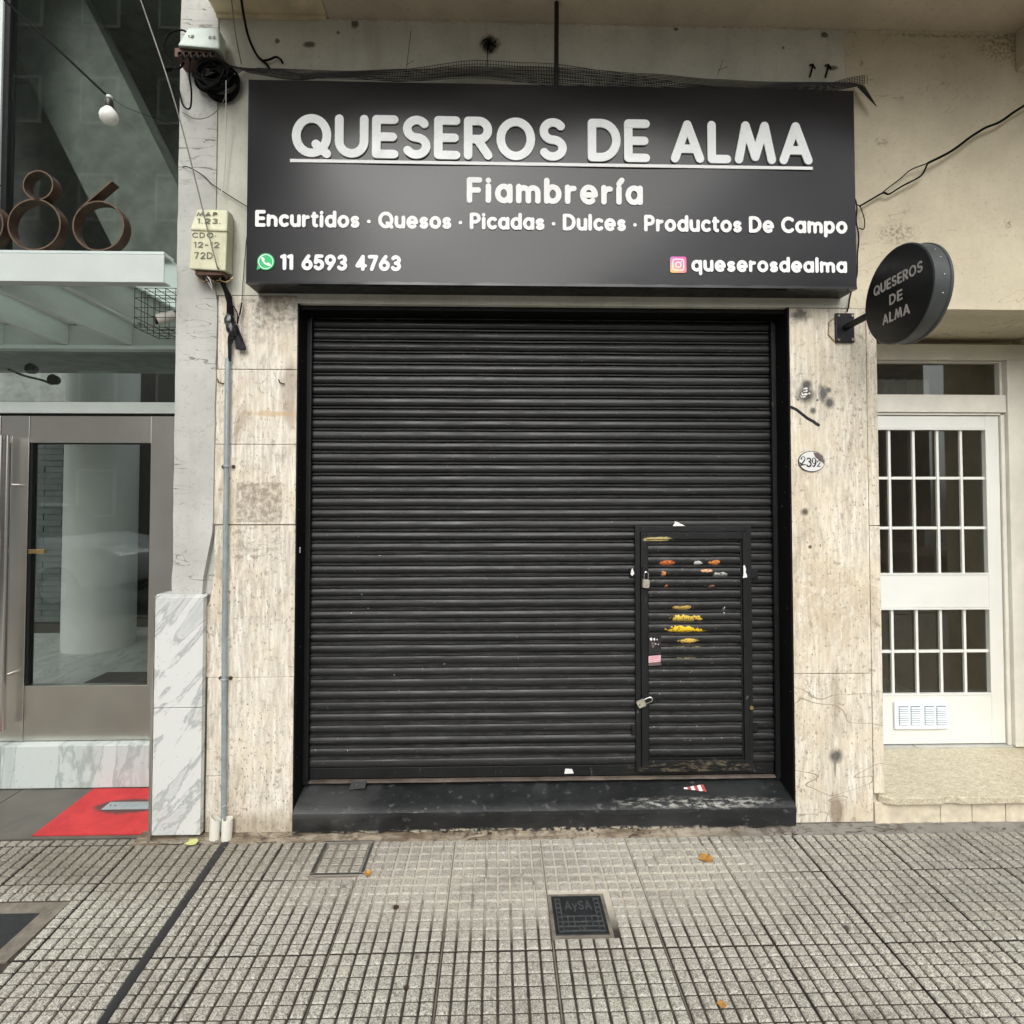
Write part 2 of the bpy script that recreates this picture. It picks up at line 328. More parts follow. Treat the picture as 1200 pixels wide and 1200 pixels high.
M['aluwhite'] = plain('white_powder_coat', (.52, .565, .54), .45, var=.05)
M['alublade'] = plain('grey_powder_coat', (.62, .68, .65), .45, var=.08)
M['alusoft'] = plain('grey_canopy_panel', (.17, .20, .185), .4, var=.1)
M['rust'] = plain('rusty_steel', (.075, .043, .028), .55, .45, var=.35, vs_=22)
M['rustrim'] = plain('rusty_steel_rim', (.13, .085, .055), .5, .4, var=.3, vs_=22)
M['galv'] = plain('galvanised_conduit', (.33, .385, .40), .42, .35, var=.15, vs_=20)
M['pvc'] = plain('white_pvc', (.74, .72, .64), .4, var=.08)
M['whitebox'] = plain('pale_green_white_plastic', (.60, .68, .62), .4, var=.08)
M['cream'] = plain('cream_fibreglass', (.62, .62, .43), .5, var=.12, vs_=12)
n = NT('white_door_paint'); f = n.noise(n.P, 3, 4)
M['wpaint'] = n.pbr(n.mix(n.mr(f, .3, .7), (.70, .71, .665), (.77, .78, .74)), .38, 0, n.bump(n.noise(n.P, 60, 3), .12, .002))
M['wframe'] = plain('cream_frame_paint', (.70, .685, .61), .45, var=.08)
M['vent'] = plain('bluish_white_plastic', (.72, .78, .82), .4, var=.04)
M['ventdark'] = plain('vent_shade_plastic', (.24, .28, .31), .6)  # dark plates on the vent paint the shade between its louvres
M['carpaint'] = plain('white_car_paint', (.80, .82, .84), .25, var=.03, bump=0)
M['carglass'] = plain('dark_car_window', (.015, .02, .022), .05, var=.03, bump=0)
M['brass'] = plain('brass', (.55, .40, .18), .35, .9)
M['bulb'] = plain('frosted_bulb_glass', (.80, .80, .76), .15, var=.06)
M['socket'] = plain('black_bakelite', (.03, .028, .026), .4)
M['padlock'] = plain('nickel_padlock', (.56, .52, .44), .35, .55, var=.2, vs_=60)
M['paper'] = plain('white_paper', (.75, .75, .72), .8, var=.05)
M['pink'] = plain('pink_sticker_paper', (.72, .42, .48), .6, var=.2, vs_=40)
M['darkstick'] = plain('dark_sticker', (.022, .020, .022), .4)
M['redprint'] = plain('red_print', (.40, .08, .075), .6)
M['leaf'] = plain('dry_leaf', (.40, .20, .045), .6, var=.4, vs_=50)
M['leafg'] = plain('yellow_green_leaf', (.50, .52, .20), .6, var=.3, vs_=60)
M['iron'] = plain('cast_iron', (.022, .025, .027), .5, .2, var=.3, vs_=30)
M['ironrib'] = plain('worn_cast_iron', (.085, .092, .092), .45, .3, var=.3, vs_=50)
M['enamel'] = plain('white_enamel', (.70, .70, .68), .25, var=.05)
M['chip'] = plain('chipped_enamel', (.12, .09, .085), .7, var=.3, vs_=60)
M['copper'] = plain('copper_terminal', (.10, .05, .035), .5, .4, var=.4, vs_=60)
M['dark'] = plain('dark_interior', (.035, .032, .027), .8)
M['brown'] = plain('brown_interior', (.60, .50, .39), .7, var=.3, vs_=3)
M['lobbywall'] = plain('lobby_plaster', (.34, .35, .33), .7)
M['greenwall'] = plain('dark_green_plaster', (.33, .345, .33), .8)
M['lobbycol'] = plain('lobby_column_paint', (.70, .72, .69), .6, var=.04)
M['brick'] = plain('lobby_brick', (.13, .145, .14), .8, var=.2)
M['lobbyfloor'] = marble('lobby_marble', (.55, .57, .55), (.30, .32, .31), 1.3)
M['matt'] = plain('dark_doormat', (.03, .028, .026), .95)
M['opp1'] = plain('opposite_wall_paint', (.20, .19, .165), .85)
M['opp2'] = plain('opposite_brick_paint', (.20, .12, .09), .85)
M['curtain'] = plain('grey_curtain', (.60, .61, .60), .8, var=.15)
def glass(name, tint, refl=1.5, rough=.0, trans=.75):
    n = NT(name)
    f0 = ((refl - 1) / (refl + 1)) ** 2
    fc = n.t.nodes.new('ShaderNodeLayerWeight'); fc.inputs[0].default_value = .5
    fr = n.math('ADD', f0, n.math('MULTIPLY', n.math('POWER', fc.outputs['Facing'], 5.0), 1 - f0))
    tr = n.n('ShaderNodeBsdfTransparent', None, Color=(*[x * trans for x in tint], 1)).outputs[0]
    gl = n.n('ShaderNodeBsdfGlossy', None, Color=(.9, .95, .92, 1), Roughness=rough).outputs[0]
    mx = n.n('ShaderNodeMixShader', None, i0=fr, i1=tr, i2=gl).outputs[0]
    n.t.links.new(mx, n.out.inputs[0]); return n.m
M['glass'] = glass('clear_glass', (.94, .98, .96), 1.62, 0, .88)
M['glassdark'] = glass('tinted_green_glass', (.93, .96, .935), 1.5, 0, .80)
n = NT('frosted_roof_glass')
d_ = n.n('ShaderNodeBsdfDiffuse', None, Color=(.65, .72, .68, 1)).outputs[0]; t_ = n.n('ShaderNodeBsdfTranslucent', None, Color=(.90, .97, .93, 1)).outputs[0]
n.t.links.new(n.n('ShaderNodeMixShader', None, i0=.78, i1=d_, i2=t_).outputs[0], n.out.inputs[0]); M['frost'] = n.m
M['glassold'] = glass('old_window_glass', (.92, .92, .88), 1.8)

# ------------------------------------------------------------------ mesh helpers
WORG = {}     # world origin of every object that can be a parent
class MB:
    def __init__(s): s.v = []; s.f = []; s.mi = []; s.cm = 0
    def mat(s, i): s.cm = i; return s
    def add(s, vs_, fs):
        b = len(s.v); s.v += [tuple(p) for p in vs_]; s.f += [tuple(b + i for i in f) for f in fs]; s.mi += [s.cm] * len(fs); return s
    def box(s, x0, x1, y0, y1, z0, z1):
        return s.add([(x0, y0, z0), (x1, y0, z0), (x1, y1, z0), (x0, y1, z0), (x0, y0, z1), (x1, y0, z1), (x1, y1, z1), (x0, y1, z1)],
                     [(0, 3, 2, 1), (4, 5, 6, 7), (0, 1, 5, 4), (1, 2, 6, 5), (2, 3, 7, 6), (3, 0, 4, 7)])
    def hexa(s, pts):   # 4 bottom + 4 top points, counter-clockwise
        return s.add(pts, [(0, 3, 2, 1), (4, 5, 6, 7), (0, 1, 5, 4), (1, 2, 6, 5), (2, 3, 7, 6), (3, 0, 4, 7)])
    def prism(s, poly, d, ax='y', o=0.):
        """extrude a polygon given in the two other axes along ax from o to o+d"""
        n = len(poly)
        def P(a, b, c): return {'y': (a, c, b), 'x': (c, a, b), 'z': (a, b, c)}[ax]
        vs_ = [P(a, b, o) for a, b in poly] + [P(a, b, o + d) for a, b in poly]
        return s.add(vs_, [tuple(range(n)), tuple(range(2 * n - 1, n - 1, -1))] + [(i, (i + 1) % n + 0, (i + 1) % n + n, i + n)[::-1] for i in range(n)])
    def tube(s, pts, r, seg=8, cap=True):
        pts = [Vector(p) for p in pts]; n = len(pts); rs = r if hasattr(r, '__len__') else [r] * n
        vs_ = []; up = Vector((0.123, .31, .94)).normalized()
        for i, p in enumerate(pts):
            t = (pts[min(i + 1, n - 1)] - pts[max(i - 1, 0)]).normalized()
            if abs(t.dot(up)) > .97: up = Vector((1, .1, 0)).normalized()
            a = t.cross(up).normalized(); b = a.cross(t).normalized(); up = b
            for k in range(seg):
                an = 2 * math.pi * k / seg; vs_.append(p + (a * math.cos(an) + b * math.sin(an)) * rs[i])
        fs = [(i * seg + k, i * seg + (k + 1) % seg, (i + 1) * seg + (k + 1) % seg, (i + 1) * seg + k)[::-1] for i in range(n - 1) for k in range(seg)]
        if cap: fs += [tuple(range(seg)), tuple(range(n * seg - 1, (n - 1) * seg - 1, -1))]
        return s.add(vs_, fs)
    def lathe(s, c, prof, seg=16, ax='z'):
        """prof: (radius, height) pairs"""
        vs_ = []
        for r, h in prof:
            for k in range(seg):
                a = 2 * math.pi * k / seg; x, y = r * math.cos(a), r * math.sin(a)
                p = {'z': (x, y, h), 'y': (x, h, y), 'x': (h, x, y)}[ax]
                vs_.append((c[0] + p[0], c[1] + p[1], c[2] + p[2]))
        n = len(prof)
        fs = [(i * seg + k, i * seg + (k + 1) % seg, (i + 1) * seg + (k + 1) % seg, (i + 1) * seg + k) for i in range(n - 1) for k in range(seg)]
        fs += [tuple(range(seg))[::-1], tuple(range((n - 1) * seg, n * seg))]
        return s.add(vs_, fs)
    def mesh(s, name, mats, smooth=False, shift=(0, 0, 0)):
        me = bpy.data.meshes.new(name)
        me.from_pydata([(x - shift[0], y - shift[1], z - shift[2]) for x, y, z in s.v], [], s.f)
        for m in (mats if isinstance(mats, (list, tuple)) else [mats]): me.materials.append(M[m])
        me.polygons.foreach_set('material_index', s.mi)
        me.update()
        if smooth:
            me.shade_smooth()
            try: me.set_sharp_from_angle(angle=R(38))
            except Exception: pass
        return me
    def build(s, name, mats, parent=None, smooth=False, bevel=0, **tags):
        xs, ys, zs = zip(*s.v)
        c = ((min(xs) + max(xs)) / 2, (min(ys) + max(ys)) / 2, min(zs))
        me = s.mesh(name, mats, smooth, c)
        return place(name, me, c, parent, bevel, **tags)
def setprops(o, label=None, cat=None, group=None, kind=None):
    if label: o['label'] = label
    if cat: o['category'] = cat
    if group: o['group'] = group
    if kind: o['kind'] = kind
def place(name, me, at, parent=None, bevel=0, **tags):
    o = bpy.data.objects.new(name, me); COL.objects.link(o)
    if parent is not None:
        o.parent = parent; w = WORG[parent.name]; o.location = (at[0] - w[0], at[1] - w[1], at[2] - w[2])
    else: o.location = at
    WORG[o.name] = tuple(at)
    if bevel:
        b = o.modifiers.new('bevel', 'BEVEL'); b.width = bevel; b.segments = 2; b.limit_method = 'ANGLE'; b.angle_limit = R(40)
    setprops(o, **tags); return o
def thing(name, at, label, cat, group=None):
    o = bpy.data.objects.new(name, None); COL.objects.link(o); o.location = at; o.empty_display_size = .05
    WORG[o.name] = tuple(at); setprops(o, label, cat, group); return o
def box(name, mat, x0, x1, y0, y1, z0, z1, parent=None, bevel=0, **t):
    return MB().box(x0, x1, y0, y1, z0, z1).build(name, mat, parent, False, bevel, **t)
def catmull(pts, sub=6):
    pts = [Vector(p) for p in pts]; out = []
    P = [pts[0] * 2 - pts[1]] + pts + [pts[-1] * 2 - pts[-2]]
    for i in range(1, len(P) - 2):
        a, b, c, d = P[i - 1:i + 3]
        for k in range(sub):
            t = k / sub
            out.append(.5 * ((2 * b) + (c - a) * t + (2 * a - 5 * b + 4 * c - d) * t * t + (3 * b - a - 3 * c + d) * t ** 3))
    return out + [pts[-1]]
def wire(name, pts, r, mat, parent=None, seg=6, sub=6, wob=0., **t):
    p = catmull(pts, sub)
    if wob: p = [q + Vector((mnoise.noise(q * 9), mnoise.noise(q * 9 + Vector((5, 5, 5))), mnoise.noise(q * 9 + Vector((9, 0, 3))))) * wob for q in p]
    return MB().tube(p, r, seg).build(name, mat, parent, True, **t)
def jig(n_, seed):   # repeatable noise in -1..1
    return mnoise.noise(Vector((n_ * 1.37 + seed, seed * 3.1, .7))) * 1.8

# ------------------------------------------------------------------ stroke lettering (rounded face)
def arc(cx, cy, rx, ry, a0, a1, n_=None):
    n_ = n_ or max(4, int(abs(a1 - a0) / 12))
    return [(cx + rx * math.cos(R(a0 + (a1 - a0) * i / n_)), cy + ry * math.sin(R(a0 + (a1 - a0) * i / n_))) for i in range(n_ + 1)]
G = {}
def gl(ch, w, *st): G[ch] = (w, st)
gl('Q', .86, arc(.43, .5, .43, .5, 0, 360), [(.55, .26), (.86, -.02)])
gl('O', .86, arc(.43, .5, .43, .5, 0, 360))
gl('0', .6, arc(.3, .5, .3, .5, 0, 360))
gl('U', .70, [(0, 1)] + arc(.35, .36, .35, .36, 180, 360) + [(.70, 1)])
gl('E', .50, [(.5, 1), (0, 1)], [(0, 1), (0, 0)], [(0, 0), (.5, 0)], [(0, .5), (.46, .5)])
gl('F', .48, [(.48, 1), (0, 1)], [(0, 1), (0, 0)], [(0, .5), (.42, .5)])
gl('S', .56, arc(.29, .745, .265, .255, 35, 262) + arc(.28, .245, .28, .245, 88, -150))
gl('R', .58, [(0, 0), (0, 1)], [(0, 1), (.3, 1)] + arc(.3, .735, .26, .265, 90, -90) + [(0, .47)], [(.26, .47), (.57, 0)])
gl('P', .55, [(0, 0), (0, 1)], [(0, 1), (.28, 1)] + arc(.28, .72, .27, .28, 90, -90) + [(0, .44)])
gl('D', .70, [(0, 0), (0, 1)], [(0, 1), (.25, 1)] + arc(.25, .5, .45, .5, 90, -90) + [(0, 0)])
gl('A', .72, [(0, 0), (.36, 1)], [(.36, 1), (.72, 0)], [(.14, .29), (.58, .29)])
gl('M', .96, [(0, 0), (.2, 1)], [(.2, 1), (.48, .08)], [(.48, .08), (.76, 1)], [(.76, 1), (.96, 0)])
gl('L', .44, [(0, 1), (0, 0)], [(0, 0), (.44, 0)])
gl('C', .72, arc(.43, .5, .43, .5, 48, 312))
gl('N', .7, [(0, 0), (0, 1)], [(0, 1), (.7, 0)], [(.7, 0), (.7, 1)])
gl('G', .78, arc(.43, .5, .43, .5, 48, 350), [(.85, .45), (.5, .45)])
x_ = .70; hx = x_ / 2
def ring(cx=.29): return arc(cx, hx, .29, hx, 0, 360)
gl('a', .58, ring(), [(.58, x_), (.58, 0)])
gl('b', .58, ring(), [(0, 1.02), (0, 0)])
gl('d', .58, ring(), [(.58, 1.02), (.58, 0)])
gl('p', .58, ring(), [(0, x_), (0, -.30)])
gl('q', .58, ring(), [(.58, x_), (.58, -.30)])
gl('o', .60, arc(.30, hx, .30, hx, 0, 360))
gl('c', .48, arc(.29, hx, .29, hx, 50, 310))
gl('e', .60, [(.03, hx - .02), (.59, hx - .02)], arc(.30, hx, .30, hx + .01, -4, 308))
gl('i', 0.02, [(0, x_), (0, 0)], [(0, .98), (.001, .98)])
gl('í', .02, [(0, x_), (0, 0)], [(0, .88), (.14, 1.08)])
gl('l', .02, [(0, 1.02), (0, 0)])
gl('m', .92, [(0, x_), (0, 0)], [(0, .38)] + arc(.23, .40, .23, .24, 180, 0) + [(.46, 0)], [(.46, .38)] + arc(.69, .40, .23, .24, 180, 0) + [(.92, 0)])
gl('n', .52, [(0, x_), (0, 0)], [(0, .36)] + arc(.26, .37, .26, .27, 180, 0) + [(.52, 0)])
gl('r', .30, [(0, x_), (0, 0)], [(0, .34)] + arc(.26, .36, .26, .28, 180, 80))
gl('s', .40, arc(.21, .475, .19, .165, 35, 262) + arc(.20, .165, .20, .165, 88, -150))
gl('t', .30, [(.10, .92), (.10, .20)] + arc(.27, .18, .17, .18, 180, 270), [(0, x_), (.30, x_)])
gl('u', .52, [(0, x_)] + arc(.26, .27, .26, .27, 180, 360) + [(.52, x_)], [(.52, x_), (.52, 0)])
gl('y', .52, [(0, x_), (.26, .05)], [(.52, x_), (.14, -.28)])
gl('1', .20, [(0, .93), (.20, 1.0)], [(.20, 1), (.20, 0)])
gl('2', .56, arc(.28, .72, .28, .28, 160, -40) + [(0, 0)], [(0, 0), (.56, 0)])
gl('3', .54, arc(.27, .75, .25, .25, 145, -90), arc(.27, .25, .27, .25, 90, -150))
gl('4', .62, [(.44, 1), (0, .26)], [(0, .26), (.62, .26)], [(.44, 1), (.44, 0)])
gl('5', .56, [(.50, 1), (.10, 1)], [(.10, 1), (.04, .56)], arc(.27, .31, .29, .31, 142, -145))
gl('6', .58, arc(.29, .30, .29, .30, 0, 360), [(.40, 1), (.22, .76), (.05, .45)])
gl('7', .54, [(0, 1), (.54, 1)], [(.54, 1), (.18, 0)])
gl('9', .58, arc(.29, .70, .29, .30, 0, 360), [(.18, 0), (.36, .24), (.53, .55)])
gl('·', .02, [(.01, .36), (.011, .36)])
gl('-', .3, [(0, .45), (.3, .45)])
gl('.', .02, [(.01, 0), (.011, 0)])
def ribbon(mb, pts, t, to3, lo, hi, caps=True):
    """a round-ended stroke of width t along 2D pts, raised from depth lo to hi"""
    n_ = len(pts); hw = t / 2
    closed = n_ > 4 and math.dist(pts[0], pts[-1]) < 1e-6
    L = []; Rr = []
    for i in range(n_):
        a = pts[i - 1] if i > 0 else (pts[-2] if closed else pts[0])
        b = pts[i + 1] if i < n_ - 1 else (pts[1] if closed else pts[-1])
        dx, dy = b[0] - a[0], b[1] - a[1]; l = math.hypot(dx, dy) or 1
        nx, ny = -dy / l * hw, dx / l * hw
        L.append((pts[i][0] + nx, pts[i][1] + ny)); Rr.append((pts[i][0] - nx, pts[i][1] - ny))
    if closed:
        k = n_ - 1; poly = None
        vs_ = [to3(*L[i], hi) for i in range(k)] + [to3(*Rr[i], hi) for i in range(k)] + [to3(*L[i], lo) for i in range(k)] + [to3(*Rr[i], lo) for i in range(k)]
        mb.add(vs_, [(i, (i + 1) % k, k + (i + 1) % k, k + i) for i in range(k)])
        b = len(mb.v) - 4 * k; m0 = mb.cm
        if mb.side is not None: mb.cm = mb.side
        for i in range(k):
            j = (i + 1) % k
            mb.f += [(b + i, b + 2 * k + i, b + 2 * k + j, b + j), (b + k + i, b + k + j, b + 3 * k + j, b + 3 * k + i)]; mb.mi += [mb.cm] * 2
        mb.cm = m0
        return
    def cap(c, d0):
        return [(c[0] + hw * math.cos(d0 - math.pi / 2 + math.pi * q / 7), c[1] + hw * math.sin(d0 - math.pi / 2 + math.pi * q / 7)) for q in range(1, 7)]
    dS = math.atan2(pts[0][1] - pts[1][1], pts[0][0] - pts[1][0]); dE = math.atan2(pts[-1][1] - pts[-2][1], pts[-1][0] - pts[-2][0])
    # top faces
    base = len(mb.v); loop = Rr + cap(pts[-1], dE) + L[::-1] + cap(pts[0], dS)
    N = len(loop)
    mb.v += [tuple(to3(x, y, hi)) for x, y in loop] + [tuple(to3(x, y, lo)) for x, y in loop]
    for i in range(n_ - 1):   # quads between R and L
        li = n_ + 6 + (n_ - 1 - i); lj = li - 1
        mb.f.append((base + i, base + i + 1, base + lj, base + li)); mb.mi.append(mb.cm)
    mb.f.append(tuple(base + q for q in range(n_ - 1, n_ + 7))); mb.mi.append(mb.cm)
    mb.f.append(tuple(base + q % N for q in range(2 * n_ + 5, N + 1))); mb.mi.append(mb.cm)
    m0 = mb.cm
    if mb.side is not None: mb.cm = mb.side
    for i in range(N):
        j = (i + 1) % N; mb.f.append((base + i, base + N + i, base + N + j, base + j)); mb.mi.append(mb.cm)
    mb.cm = m0
MB.side = None
def text_layout(txt, x0, x1, h, t, track=.17, space=.42):
    """list of (char, x offset, x scale) for a text whose outer extent is x0..x1"""
    hc = h - t; cur = 0; word = 0; pos = []
    gap = t / hc + track
    for ch in txt:
        if ch == ' ': cur += space; word += 1; continue
        w = G[ch][0]; pos.append((ch, cur, word)); cur += w + gap
    W = cur - gap
    k = (x1 - x0 - t) / (W * hc)
    return pos, k, hc
def letters(txt, x0, x1, z0, h, t, to3, lo, hi, mat, name, parent, each=False, rim=None, track=.17, space=.42, **tags):
    pos, k, hc = text_layout(txt, x0, x1, h, t, track, space)
    mb = MB(); j = 0; done = []; last = 0
    for ch, off, word in pos:
        if each: mb = MB()
        elif word != last:      # every word is a part
            done.append(mb.build(name, mat, parent, **tags)); mb = MB(); last = word
        if rim: mb.side = 1
        for st in G[ch][1]:
            pts = [(x0 + t / 2 + (off + x) * hc * k, z0 + t / 2 + y * hc) for x, y in st]
            d = hi + (j % 5) * .00025 * (1 if hi > lo else -1); j += 1
            ribbon(mb, pts, t, to3, lo, d)
        if each: done.append(mb.build(name, [mat, rim] if rim else mat, parent, **tags))
    if not each: done.append(mb.build(name, mat, parent, **tags))
    return done
FR = lambda x, z, d: (x, -d, z)                      # depth d towards the street, on a wall facing -Y

# ================================================================== LARGE STRUCTURE
def setting(name, mb, mat, **k): return mb.build(name, mat, None, kind='structure', **k)
# ---- street side (behind the viewpoint, seen in the glass)
setting('road', MB().box(-40, 40, -11.2, -4.02, -.20, -.14), 'asphalt')
setting('kerb', MB().box(-40, 40, -4.0, -3.85, -.20, .0), 'concrete')
setting('ground', MB().box(-200, 200, -200, 200, -.40, -.22), 'asphalt')
setting('far_pavement', MB().box(-40, 40, -14, -11.2, -.20, -.0), 'concrete')
for i, (x0, x1, h, m, lab) in enumerate([(-26, -7, 24, 'opp1', 'pale plastered building across the street, left'), (-7, 3, 4.6, 'opp2', 'low brick building across the street, middle'), (3, 14, 7.4, 'opp1', 'tall plastered building across the street, right')]):
    b = thing('building', ((x0 + x1) / 2, -14, 0), lab, 'building', 'buildings across the street')
    box('wall', m, x0 + .01, x1 - .01, -20, -14, -.2, h, b)
    for fl in range(int(h / 3.2)):
        for q in range(int((x1 - x0) / 2.4)):
            wx = x0 + .8 + q * 2.4; wz = 1.0 + fl * 3.1
            f_ = box('window', 'wframe', wx, wx + 1.2, -13.98, -13.92, wz, wz + 1.5, b)
            box('pane', 'glassdark', wx + .08, wx + 1.12, -13.915, -13.91, wz + .08, wz + 1.42, f_)

car = thing('parked_car', (-6.6, -5.1, -.14), 'white hatchback parked at the kerb, mirrored in the entrance glass', 'car')
def car_body(y0, y1, prof, mat, name, par, bev): return MB().prism(prof, y1 - y0, 'y', y0).build(name, mat, par, True, bev)
cprof = [(-8.55, .18), (-4.70, .18), (-4.62, .42), (-4.66, .62), (-4.80, .74), (-5.55, .88), (-8.50, .90), (-8.62, .72), (-8.62, .35)]
body = car_body(-5.95, -4.25, cprof, 'carpaint', 'body', car, .09)
roof = car_body(-5.82, -4.38, [(-5.62, .885), (-6.30, 1.30), (-6.60, 1.36), (-7.90, 1.34), (-8.45, .90)], 'carglass', 'windows', car, .07)
car_body(-5.72, -4.48, [(-6.32, 1.315), (-6.60, 1.385), (-7.90, 1.365), (-8.05, 1.28), (-7.9, 1.33), (-6.6, 1.345)], 'carpaint', 'roof', car, .01)
for x in (-5.45, -7.85):
    for y in (-4.27, -5.93):
        wh = MB().lathe((x, y, .17), [(.24, -.08), (.31, -.06), (.31, .06), (.24, .08)], 28, 'y').build('wheel', 'rubber', car, True)
        MB().lathe((x, y + (.075 if y > -5 else -.075), .17), [(.19, -.012), (.17, .012), (.05, .018)], 20, 'y').build('rim', 'alu', wh, True)
for y in (-4.55, -5.65): MB().hexa([(-4.70, y - .17, .60), (-4.66, y - .17, .56), (-4.66, y + .17, .56), (-4.70, y + .17, .60), (-4.98, y - .17, .79), (-4.80, y - .17, .75), (-4.80, y + .17, .75), (-4.98, y + .17, .79)]).build('headlight', 'enamel', car, False, .01)
car.location = (-7.3, -5.0, .02)      # rolled back along the kerb
# ---- pavement
pav = setting('pavement', MB().box(-40, 40, -3.85, .9, -.20, -.014), 'concrete')
HOLES = [(.203, .425, -.663, -.441, .008), (-.804, -.576, -.304, -.070, .022), (-3.4, -1.705, -.72, -.43, .002)]
def tile_mesh(nx, ny, px, py, skip=None, seed=0, shear=0):
    mb = MB(); W_, D_ = nx * px, ny * py
    mb.mat(1).box(.003, W_ - .003, .003, D_ - .003, -.013, -.0062)
    rr = random.Random(seed)
    g = .0040; b = .0026
    for i in range(nx):
        for j in range(ny):
            x0, x1, y0, y1 = i * px + g, (i + 1) * px - g, j * py + g, (j + 1) * py - g
            if skip and skip(x0, x1, y0, y1): continue
            z = rr.uniform(-.0006, .0004); gx = .0022 * (i == 0); hx_ = .0022 * (i == nx - 1); gy = .0022 * (j == 0); hy = .0022 * (j == ny - 1); x0 += gx; x1 -= hx_; y0 += gy; y1 -= hy; dx, dy = rr.uniform(-.0007, .0007), rr.uniform(-.0007, .0007)
            mb.mat(0).add([(x0 + dx, y0 + dy, -.0062), (x1 + dx, y0 + dy, -.0062), (x1 + dx, y1 + dy, -.0062), (x0 + dx, y1 + dy, -.0062),
                    (x0 + b, y0 + b, z), (x1 - b, y0 + b, z), (x1 - b, y1 - b, z), (x0 + b, y1 - b, z)],
                   [(4, 5, 6, 7), (0, 1, 5, 4), (1, 2, 6, 5), (2, 3, 7, 6), (3, 0, 4, 7)])
    if shear: mb.v = [(x - .062 * y * (1 if shear == 1 else 1 - x / W_), y, z) for x, y, z in mb.v]
    return mb
cache = {}
def lay_tile(x0, y0, nx, ny, px, py, k, shear=0):
    x1, y1 = x0 + nx * px, y0 + ny * py
    hit = [h for h in HOLES if h[0] < x1 and h[1] > x0 and h[2] < y1 and h[3] > y0]
    if hit:
        def skip(a, b, c, d): return any(x0 + a < h[1] - h[4] and x0 + b > h[0] + h[4] and y0 + c < h[3] - h[4] and y0 + d > h[2] + h[4] for h in hit)
        mb = tile_mesh(nx, ny, px, py, skip, k, shear)
        me = mb.mesh('tile', ['pane', 'groove'])
    else:
        key = (nx, ny, round(px, 4), round(py, 4), k % 5, shear)
        if key not in cache: cache[key] = tile_mesh(nx, ny, px, py, None, k % 5, shear).mesh('tile', ['pane', 'groove'])
        me = cache[key]
    o = place('tile', me, (x0, y0, jig(k, 3) * .0009), pav)
    o.rotation_euler = (jig(k, 11) * .0022, jig(k, 17) * .0022, jig(k, 23) * .0018)
rows = [(-.325, 5, .0515)] + [(-.325 - .387 * q, 8, .0484) for q in range(1, 8)]
k = 0
for ry, ny, py in rows:
    for q in range(-2, 9):      # right of the tar joint
        k += 1; lay_tile(-.2 + .4 * q, ry, 8, ny, .05, py, k)
    xj = -1.272 - .062 * (ry + .062)      # the joint runs a little askew
    xr = xj + .011; xl = xj - .011
    lay_tile(xr, ry, 5, ny, (-1.0 - xr) / 5, py, k + 900, 2)
    for q in range(0, 5):       # left of it
        k += 1
        lay_tile(xl - .4 - .4 * q, ry, 8, ny, .05, py, k, 1)
# thin row of whole panes against the entrance floor
for q in range(0, 5): lay_tile(-1.683 - .4 * q, -.066, 8, 1, .05, .046, 700 + q)
# dirt and mortar bed along the foot of the wall, a little uneven
mb = MB(); xs = [-1.70 + i * .035 for i in range(160)]
vs_ = []
for i, x in enumerate(xs):
    e = -.062 + .006 * jig(i, 2)
    for y, z in ((.02, .010 + .004 * jig(i, 5)), (-.020, .006 + .003 * jig(i, 8)), (e, -.003), (e - .004, -.012)): vs_.append((x, y, z))
mb.add(vs_, [(i * 4 + j, i * 4 + j + 1, i * 4 + 5 + j, i * 4 + 4 + j) for i in range(len(xs) - 1) for j in range(3)])
setting('mortar_strip', mb, 'mortar', smooth=True)
setting('mortar_bed', MB().box(.2, .428, -.666, -.438, -.0138, -.0025).box(-.81, -.568, -.31, -.064, -.0138, -.004).box(-3.3, -1.707, -.718, -.432, -.0138, -.0015), 'oldcement')
# tar filled expansion joint
mb = MB(); vs_ = []
for i in range(41):
    y = -.062 - i * .08; x = -1.272 - .062 * (y + .062); w = .0165 + .002 * jig(i, 4)
    vs_ += [(x - w - .002 * jig(i, 9), y, -.003), (x - w * .4, y, .0016), (x + w * .4, y, .0016), (x + w + .002 * jig(i, 13), y, -.003)]
mb.add(vs_, [(i * 4 + j, i * 4 + j + 1, i * 4 + 5 + j, i * 4 + 4 + j)[::-1] for i in range(40) for j in range(3)])
setting('expansion_joint', mb, 'tar', smooth=True)
# entrance floor, dark slabs, and its red painted patch
ef = setting('entrance_floor', MB().box(-4.2, -1.60, -.018, .46, -.15, -.012), 'groove')
for x0, x1, y0, y1 in [(-2.62, -1.62, -.016, .44), (-3.1, -2.626, .20, .44), (-3.1, -2.626, -.016, .194), (-3.7, -3.106, .20, .44), (-3.7, -3.106, -.016, .194)]:
    box('floor_slab', 'slate', x0, x1, y0, y1, -.012, 0.0, ef)
setting('red_patch', MB().add([(-2.215, .005, .004), (-1.655, .005, .004), (-1.655, .432, .004), (-2.232, .432, .004), (-2.215, .005, .0005), (-1.655, .005, .0005), (-1.655, .432, .0005), (-2.232, .432, .0005)],
        [(0, 1, 2, 3), (4, 5, 1, 0), (5, 6, 2, 1), (6, 7, 3, 2), (7, 4, 0, 3)]), 'red')

